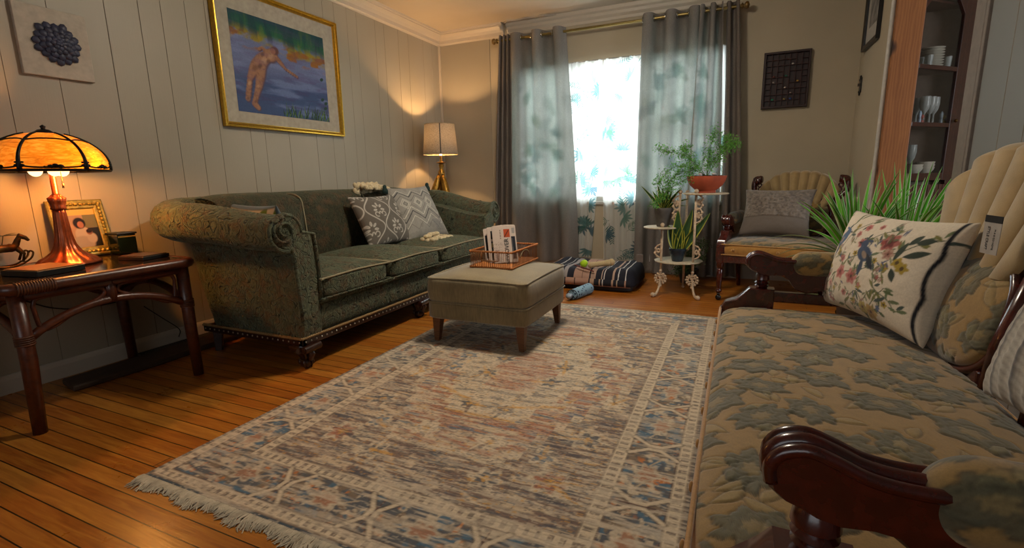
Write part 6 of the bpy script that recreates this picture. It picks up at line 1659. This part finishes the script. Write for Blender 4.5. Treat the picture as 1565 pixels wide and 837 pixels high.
# ============================================================ ceiling fill light added out of view above the rug to brighten the room
cl = thing('ceiling_fill_light', 'round flush ceiling fill light with a frosted bowl, added mid-ceiling out of view', 'ceiling fill light', (-1.0, 2.55, ZC))
MB().lathe([(.06, ZC-.03), (.165, ZC-.025), (.17, ZC-.004), (.17, ZC)], (-1.0, 2.55, 0), 32).build('ceiling_plate', M_brass, cl, smooth=40)
MB().lathe([(.0, ZC-.115), (.06, ZC-.108), (.11, ZC-.085), (.145, ZC-.05), (.15, ZC-.03)], (-1.0, 2.55, 0), 32, cap=False).build('glass_bowl', emit('frosted lit glass', '#fff0da', LV['ceil']), cl, smooth=True)
# ============================================================ rug
RX0, RX1, RY0, RY1 = -1.742, -.067, .835, 3.445
w, h = RX1-RX0, RY1-RY0
rug = thing('area_rug', 'large distressed Persian-style rug in cream, navy and rust with fringed ends', 'rug', ((RX0+RX1)/2, (RY0+RY1)/2, 0))
U, V = mesh2(w, h, .0042); X, Y = U*w, V*h
CR, NV, RU, BR, OC, TL, PK = '#b5a48a', '#3c4048', '#8a4f34', '#6b564a', '#b08238', '#3f5a6c', '#a08270'
cv = Canvas(X, Y, CR); rnd = random.Random(2)
dE = np.minimum(np.minimum(X, w-X), np.minimum(Y, h-Y))
streak = fbm(X*9, Y*110, 4, 3); streak2 = fbm(X*14, Y*170, 3, 19); blot = fbm(X*14, Y*60, 3, 8); fine = vn(X*150, Y*240, 5); med = fbm(X*3.2, Y*3.2, 3, 31)
# field colours
fld = dE > .275
cx, cy_ = w/2, h/2
dx, dy = np.abs(X-cx)/(w/2-.275), np.abs(Y-cy_)/(h/2-.275)
st8 = lambda a, k: np.floor(a*k)/k
hexd = np.maximum(st8(dx, 14)*.9+st8(dy, 22)*.62, dy*1.05)
cv.blend(fld*1.0, '#ab977c')
z1m = np.clip((hexd-.80)*60, 0, 1)*fld; cv.blend(z1m*np.clip((blot-.38)*9, 0, 1), BR); cv.blend(z1m*np.clip((fbm(X*12, Y*70, 3, 77)-.58)*10, 0, 1), NV, .8)
z2 = ((hexd < .80) & (hexd > .52) & fld)*1.0
cv.blend(z2*np.clip((fbm(X*12, Y*60, 3, 41)-.40)*7, 0, 1), RU, .85); cv.blend(z2*np.clip((fbm(X*10, Y*60, 3, 51)-.62)*10, 0, 1), TL, .8)
z3 = ((hexd < .52) & (hexd > .26))*1.0
cv.blend(z3*.7, CR); cv.blend(z3*np.clip((fbm(X*12, Y*66, 3, 61)-.56)*9, 0, 1), NV, .6)
z4 = (hexd < .26)*1.0; cv.blend(z4*.5, PK); cv.blend(z4*np.clip((fbm(X*14, Y*60, 3, 71)-.45)*9, 0, 1), RU, .8)
for t, col, wd in ((.80, CR, .016), (.52, OC, .012), (.50, CR, .018), (.26, CR, .016), (.29, NV, .01)): cv.blend(np.clip(1.4-np.abs(hexd-t)/wd, 0, 1)*fld, col, .85)
# floral motifs in the field
for sx in (-1, 1):
    for sy in (-1, 1):
        for fx, fy, r_, c1_ in ((.75, .80, .055, RU), (.40, .86, .045, NV), (.82, .52, .05, NV), (.62, .68, .04, TL), (.25, .66, .045, CR), (.5, .3, .05, RU), (.15, .42, .04, NV), (.86, .2, .045, CR), (.66, .08, .05, TL), (.3, .1, .05, NV)):
            x, y = cx+sx*fx*(w/2-.275), cy_+sy*fy*(h/2-.275)
            cv.ell(x, y, r_*1.2, r_*1.2, CR, 0, .15, .9, 6, .2); cv.ell(x, y, r_*.85, r_*.85, c1_, 0, .15, .9, 6, .25, 1); cv.ell(x, y, r_*.35, r_*.35, OC, 0, .2, .9, 4, .2)
            for k in range(3): cv.leaf(x, y, r_*2.2, .02, rnd.uniform(0, 6.3), rnd.choice([NV, CR, BR, OC]), .8)
for y in (cy_-.42, cy_+.42):   # serrated ochre wedges
    for s in (-1, 1): cv.line([(cx+s*.05, y), (cx+s*.30, y+.10)], .018, OC, a=.9); cv.line([(cx+s*.05, y+.03), (cx+s*.30, y+.13)], .022, CR)
# inner guard, main border, outer guard
def guard(d0, d1, base=CR):
    m_ = ((dE > d0) & (dE < d1))*1.0; cv.blend(m_, base)
    s = np.where(np.minimum(X, w-X) < np.minimum(Y, h-Y), Y, X)
    mot = (np.abs(((s/.034) % 1)-.5) < .24) & (np.abs(dE-(d0+d1)/2) < (d1-d0)*.28)*1
    cv.blend(mot*m_*np.clip((fine-.15)*3, 0, 1), '#5d5046', .85)
    for d in (d0, d1): cv.blend(np.clip(1.5-np.abs(dE-d)/.0035, 0, 1), '#4d3a30', .8)
bm = ((dE > .062) & (dE < .222))*1.0
cv.blend(bm, '#474a4e'); cv.blend(bm*np.clip((fbm(X*26, Y*30, 3, 91)-.50)*8, 0, 1), '#6b5a48'); cv.blend(bm*np.clip((fbm(X*30, Y*36, 3, 95)-.64)*12, 0, 1), '#a2612c'); cv.blend(bm*np.clip((fbm(X*34, Y*36, 3, 99)-.56)*10, 0, 1), CR, .8); cv.blend(bm*np.clip((fbm(X*22, Y*30, 3, 103)-.60)*12, 0, 1), TL)
guard(.222, .272); guard(.018, .062)
cv.blend((dE < .016)*1.0, '#2c3a44'); cv.blend(((dE < .016)*1.0)*((X < .02) | (w-X < .02)), '#5a5048')
bc = .142
def xmot(x, y, vert):
    """bow-tie divider between border cartouches"""
    L = .078; q = lambda a, b: (x+(b if vert else a), y+(a if vert else b))
    for s in (-1, 1):
        cv.line([q(-.055, s*L), q(-.012, s*.02), q(-.012, -s*.02)], .024, '#33241f'); cv.line([q(.055, s*L), q(.012, s*.02), q(.012, -s*.02)], .024, '#33241f')
    for s in (-1, 1):
        cv.line([q(-.055, s*L), q(-.012, s*.02), q(-.012, -s*.02)], .015, CR); cv.line([q(.055, s*L), q(.012, s*.02), q(.012, -s*.02)], .015, CR)
    cv.line([q(0, -L), q(0, L)], .004, '#4b2f26')
nx_ = 4; ny_ = 7
for i in range(nx_+1):
    x = .142+(w-.284)*i/nx_
    if 0 < i < nx_:
        for y in (bc, h-bc): xmot(x, y, False)
    if i < nx_:
        xm = x+(w-.284)/nx_/2
        for y in (bc, h-bc): cv.ell(xm, y, .055, .035, CR, 0, .2, .7, 6, .25); cv.ell(xm, y, .04, .025, '#8a5638', 0, .3, .8, 6, .2); cv.line([(xm-.1, y-.03), (xm-.04, y), (xm, y+.045), (xm+.05, y), (xm+.1, y+.03)], .007, '#9a8a74')
for i in range(ny_+1):
    y = .142+(h-.284)*i/ny_
    if 0 < i < ny_:
        for x in (bc, w-bc): xmot(x, y, True)
    if i < ny_:
        ym = y+(h-.284)/ny_/2
        for x in (bc, w-bc): cv.ell(x, ym, .035, .055, CR, 0, .2, .7, 6, .25); cv.ell(x, ym, .025, .04, '#8a5638', 0, .3, .8, 6, .2); cv.line([(x-.03, ym-.1), (x, ym-.04), (x+.045, ym), (x, ym+.05), (x+.03, ym+.1)], .007, '#9a8a74')
# distress: cream streaks along the weft and dark flecks
cv.blend(np.clip((streak-.46)*9, 0, 1)*np.clip(.6+.9*(med-.4), .3, .9), '#b0a18b', .85)
cv.blend(np.clip((streak2-.60)*12, 0, 1), '#403a38', .32)
fl_ = vn(X*80, Y*230, 13); cv.blend((fl_ > .74)*fld*.55, '#3f3a3a'); cv.blend((fl_ < .18)*.5, '#ab9d88')
o3 = vn(X*60, Y*200, 23); cv.blend((o3 > .86)*fld*.6, OC); cv.blend((o3 < .10)*fld*.6, '#4a5560')
cv.c *= (1.02+.32*fine)[..., None]
Z = .0085+.0012*(fbm(X*90, Y*130, 2, 2)-.5)+.0
Z = np.where(dE < .004, .004, Z)
M_rug = vcol('distressed wool', .88, .12, (1, 3, 1), 190, bump=.35, spec=.35, sheen=.15, bdist=.002)
npgrid('woven_field', V3(RX0+X, RY0+Y, Z), cv.c, M_rug, rug)
MB().box(RX0+.001, RX1-.001, RY0+.001, RY1-.001, .0008, .0045).build('backing', plain('rug backing', '#5a5048', .95), rug)
def fringe(y, s, L, N, seed):
    rnd = random.Random(seed); m = MB()
    for i in range(N):
        x = RX0+w*(i+rnd.random())/N; l = L*rnd.uniform(.6, 1.15)*(1+.25*sin(i*.05)); a = rnd.gauss(0, .35)
        pts = [(x, y-s*.006, .007), (x+a*l*.3, y+s*l*.45, .009), (x+a*l*.8, y+s*l*.8, .004), (x+a*l*1.0+rnd.gauss(0, .004), y+s*l, .0022)]
        m.tube(pts, [.0021, .0024, .0022, .0014], 4, caps=False)
    o = m.build('fringe', plain('cream fringe', '#b3a790', .95, var=.25), rug, smooth=True); o['kind'] = 'stuff'
fringe(RY0, -1, .042, 950, 4); fringe(RY1, 1, .018, 600, 5)

# ============================================================ lights
def area(name, loc, rot, sx, sy, rad, col):
    L = bpy.data.lights.new(name, 'AREA'); L.shape = 'RECTANGLE'; L.size = sx; L.size_y = sy
    L.energy = rad*PI*sx*sy; L.color = col; o = bpy.data.objects.new(name, L); o.location = loc; o.rotation_euler = rot; COL.objects.link(o); return o
area('window_daylight', ((WX0+WX1)/2, YB+.35, 1.45), (-PI/2, 0, 0), 2.6, 1.9, LV['win'], (.86, .95, 1.0))
area('rear_fill_light', (-.8, -1.85, 1.5), (PI/2, 0, 0), 2.2, 1.2, LV['rear'], (1, .93, .84))  # fill added behind the camera; the window there is made up
area('dining_fill_light', (3.45, 2.8, 1.45), (0, PI/2, 0), 1.1, 1.6, LV['dine'], (.95, .97, 1.0))  # added light for the dining side and cabinet; its window is made up
def point(name, loc, e, col, r=.03, spot=None):
    L = bpy.data.lights.new(name, 'POINT'); L.energy = e; L.color = col; L.shadow_soft_size = r
    o = bpy.data.objects.new(name, L); o.location = loc; COL.objects.link(o); return o
point('amber_lamp_bulb', (lx+.12, ly+.075, 1.028), LV['lamp'], (1.0, .43, .10), .03)
point('drum_lamp_bulb', (ex, ey, 1.36), LV['drum'], (1.0, .58, .25), .03)
W_ = bpy.data.worlds.new('sky'); bpy.context.scene.world = W_; W_.use_nodes = True
bg = W_.node_tree.nodes['Background']; bg.inputs[0].default_value = (.85, .93, 1, 1); bg.inputs[1].default_value = LV['world']

# ============================================================ camera
cam = bpy.data.cameras.new('camera'); co = bpy.data.objects.new('camera', cam); COL.objects.link(co)
cam.sensor_width = 36; cam.lens = 36*753.9/1565; cam.clip_start = .02
yaw, pit, rol = -.427587, .1925014, -.0197011
f_ = Vector((sin(yaw)*cos(pit), cos(yaw)*cos(pit), -sin(pit))); r_ = Vector((cos(yaw), -sin(yaw), 0)); u_ = r_.cross(f_)
r2 = r_*cos(rol)+u_*sin(rol); u2 = -r_*sin(rol)+u_*cos(rol)
co.matrix_world = Matrix.Translation((0, 0, .95)) @ Matrix((tuple(r2)+(0,), tuple(u2)+(0,), tuple(-f_)+(0,), (0, 0, 0, 1))).transposed()
sc = bpy.context.scene; sc.camera = co
sc.view_settings.view_transform = 'Standard'; sc.view_settings.look = 'None'; sc.view_settings.gamma = 1; sc.view_settings.exposure = LV['exp']
sc.view_settings.use_curve_mapping = False
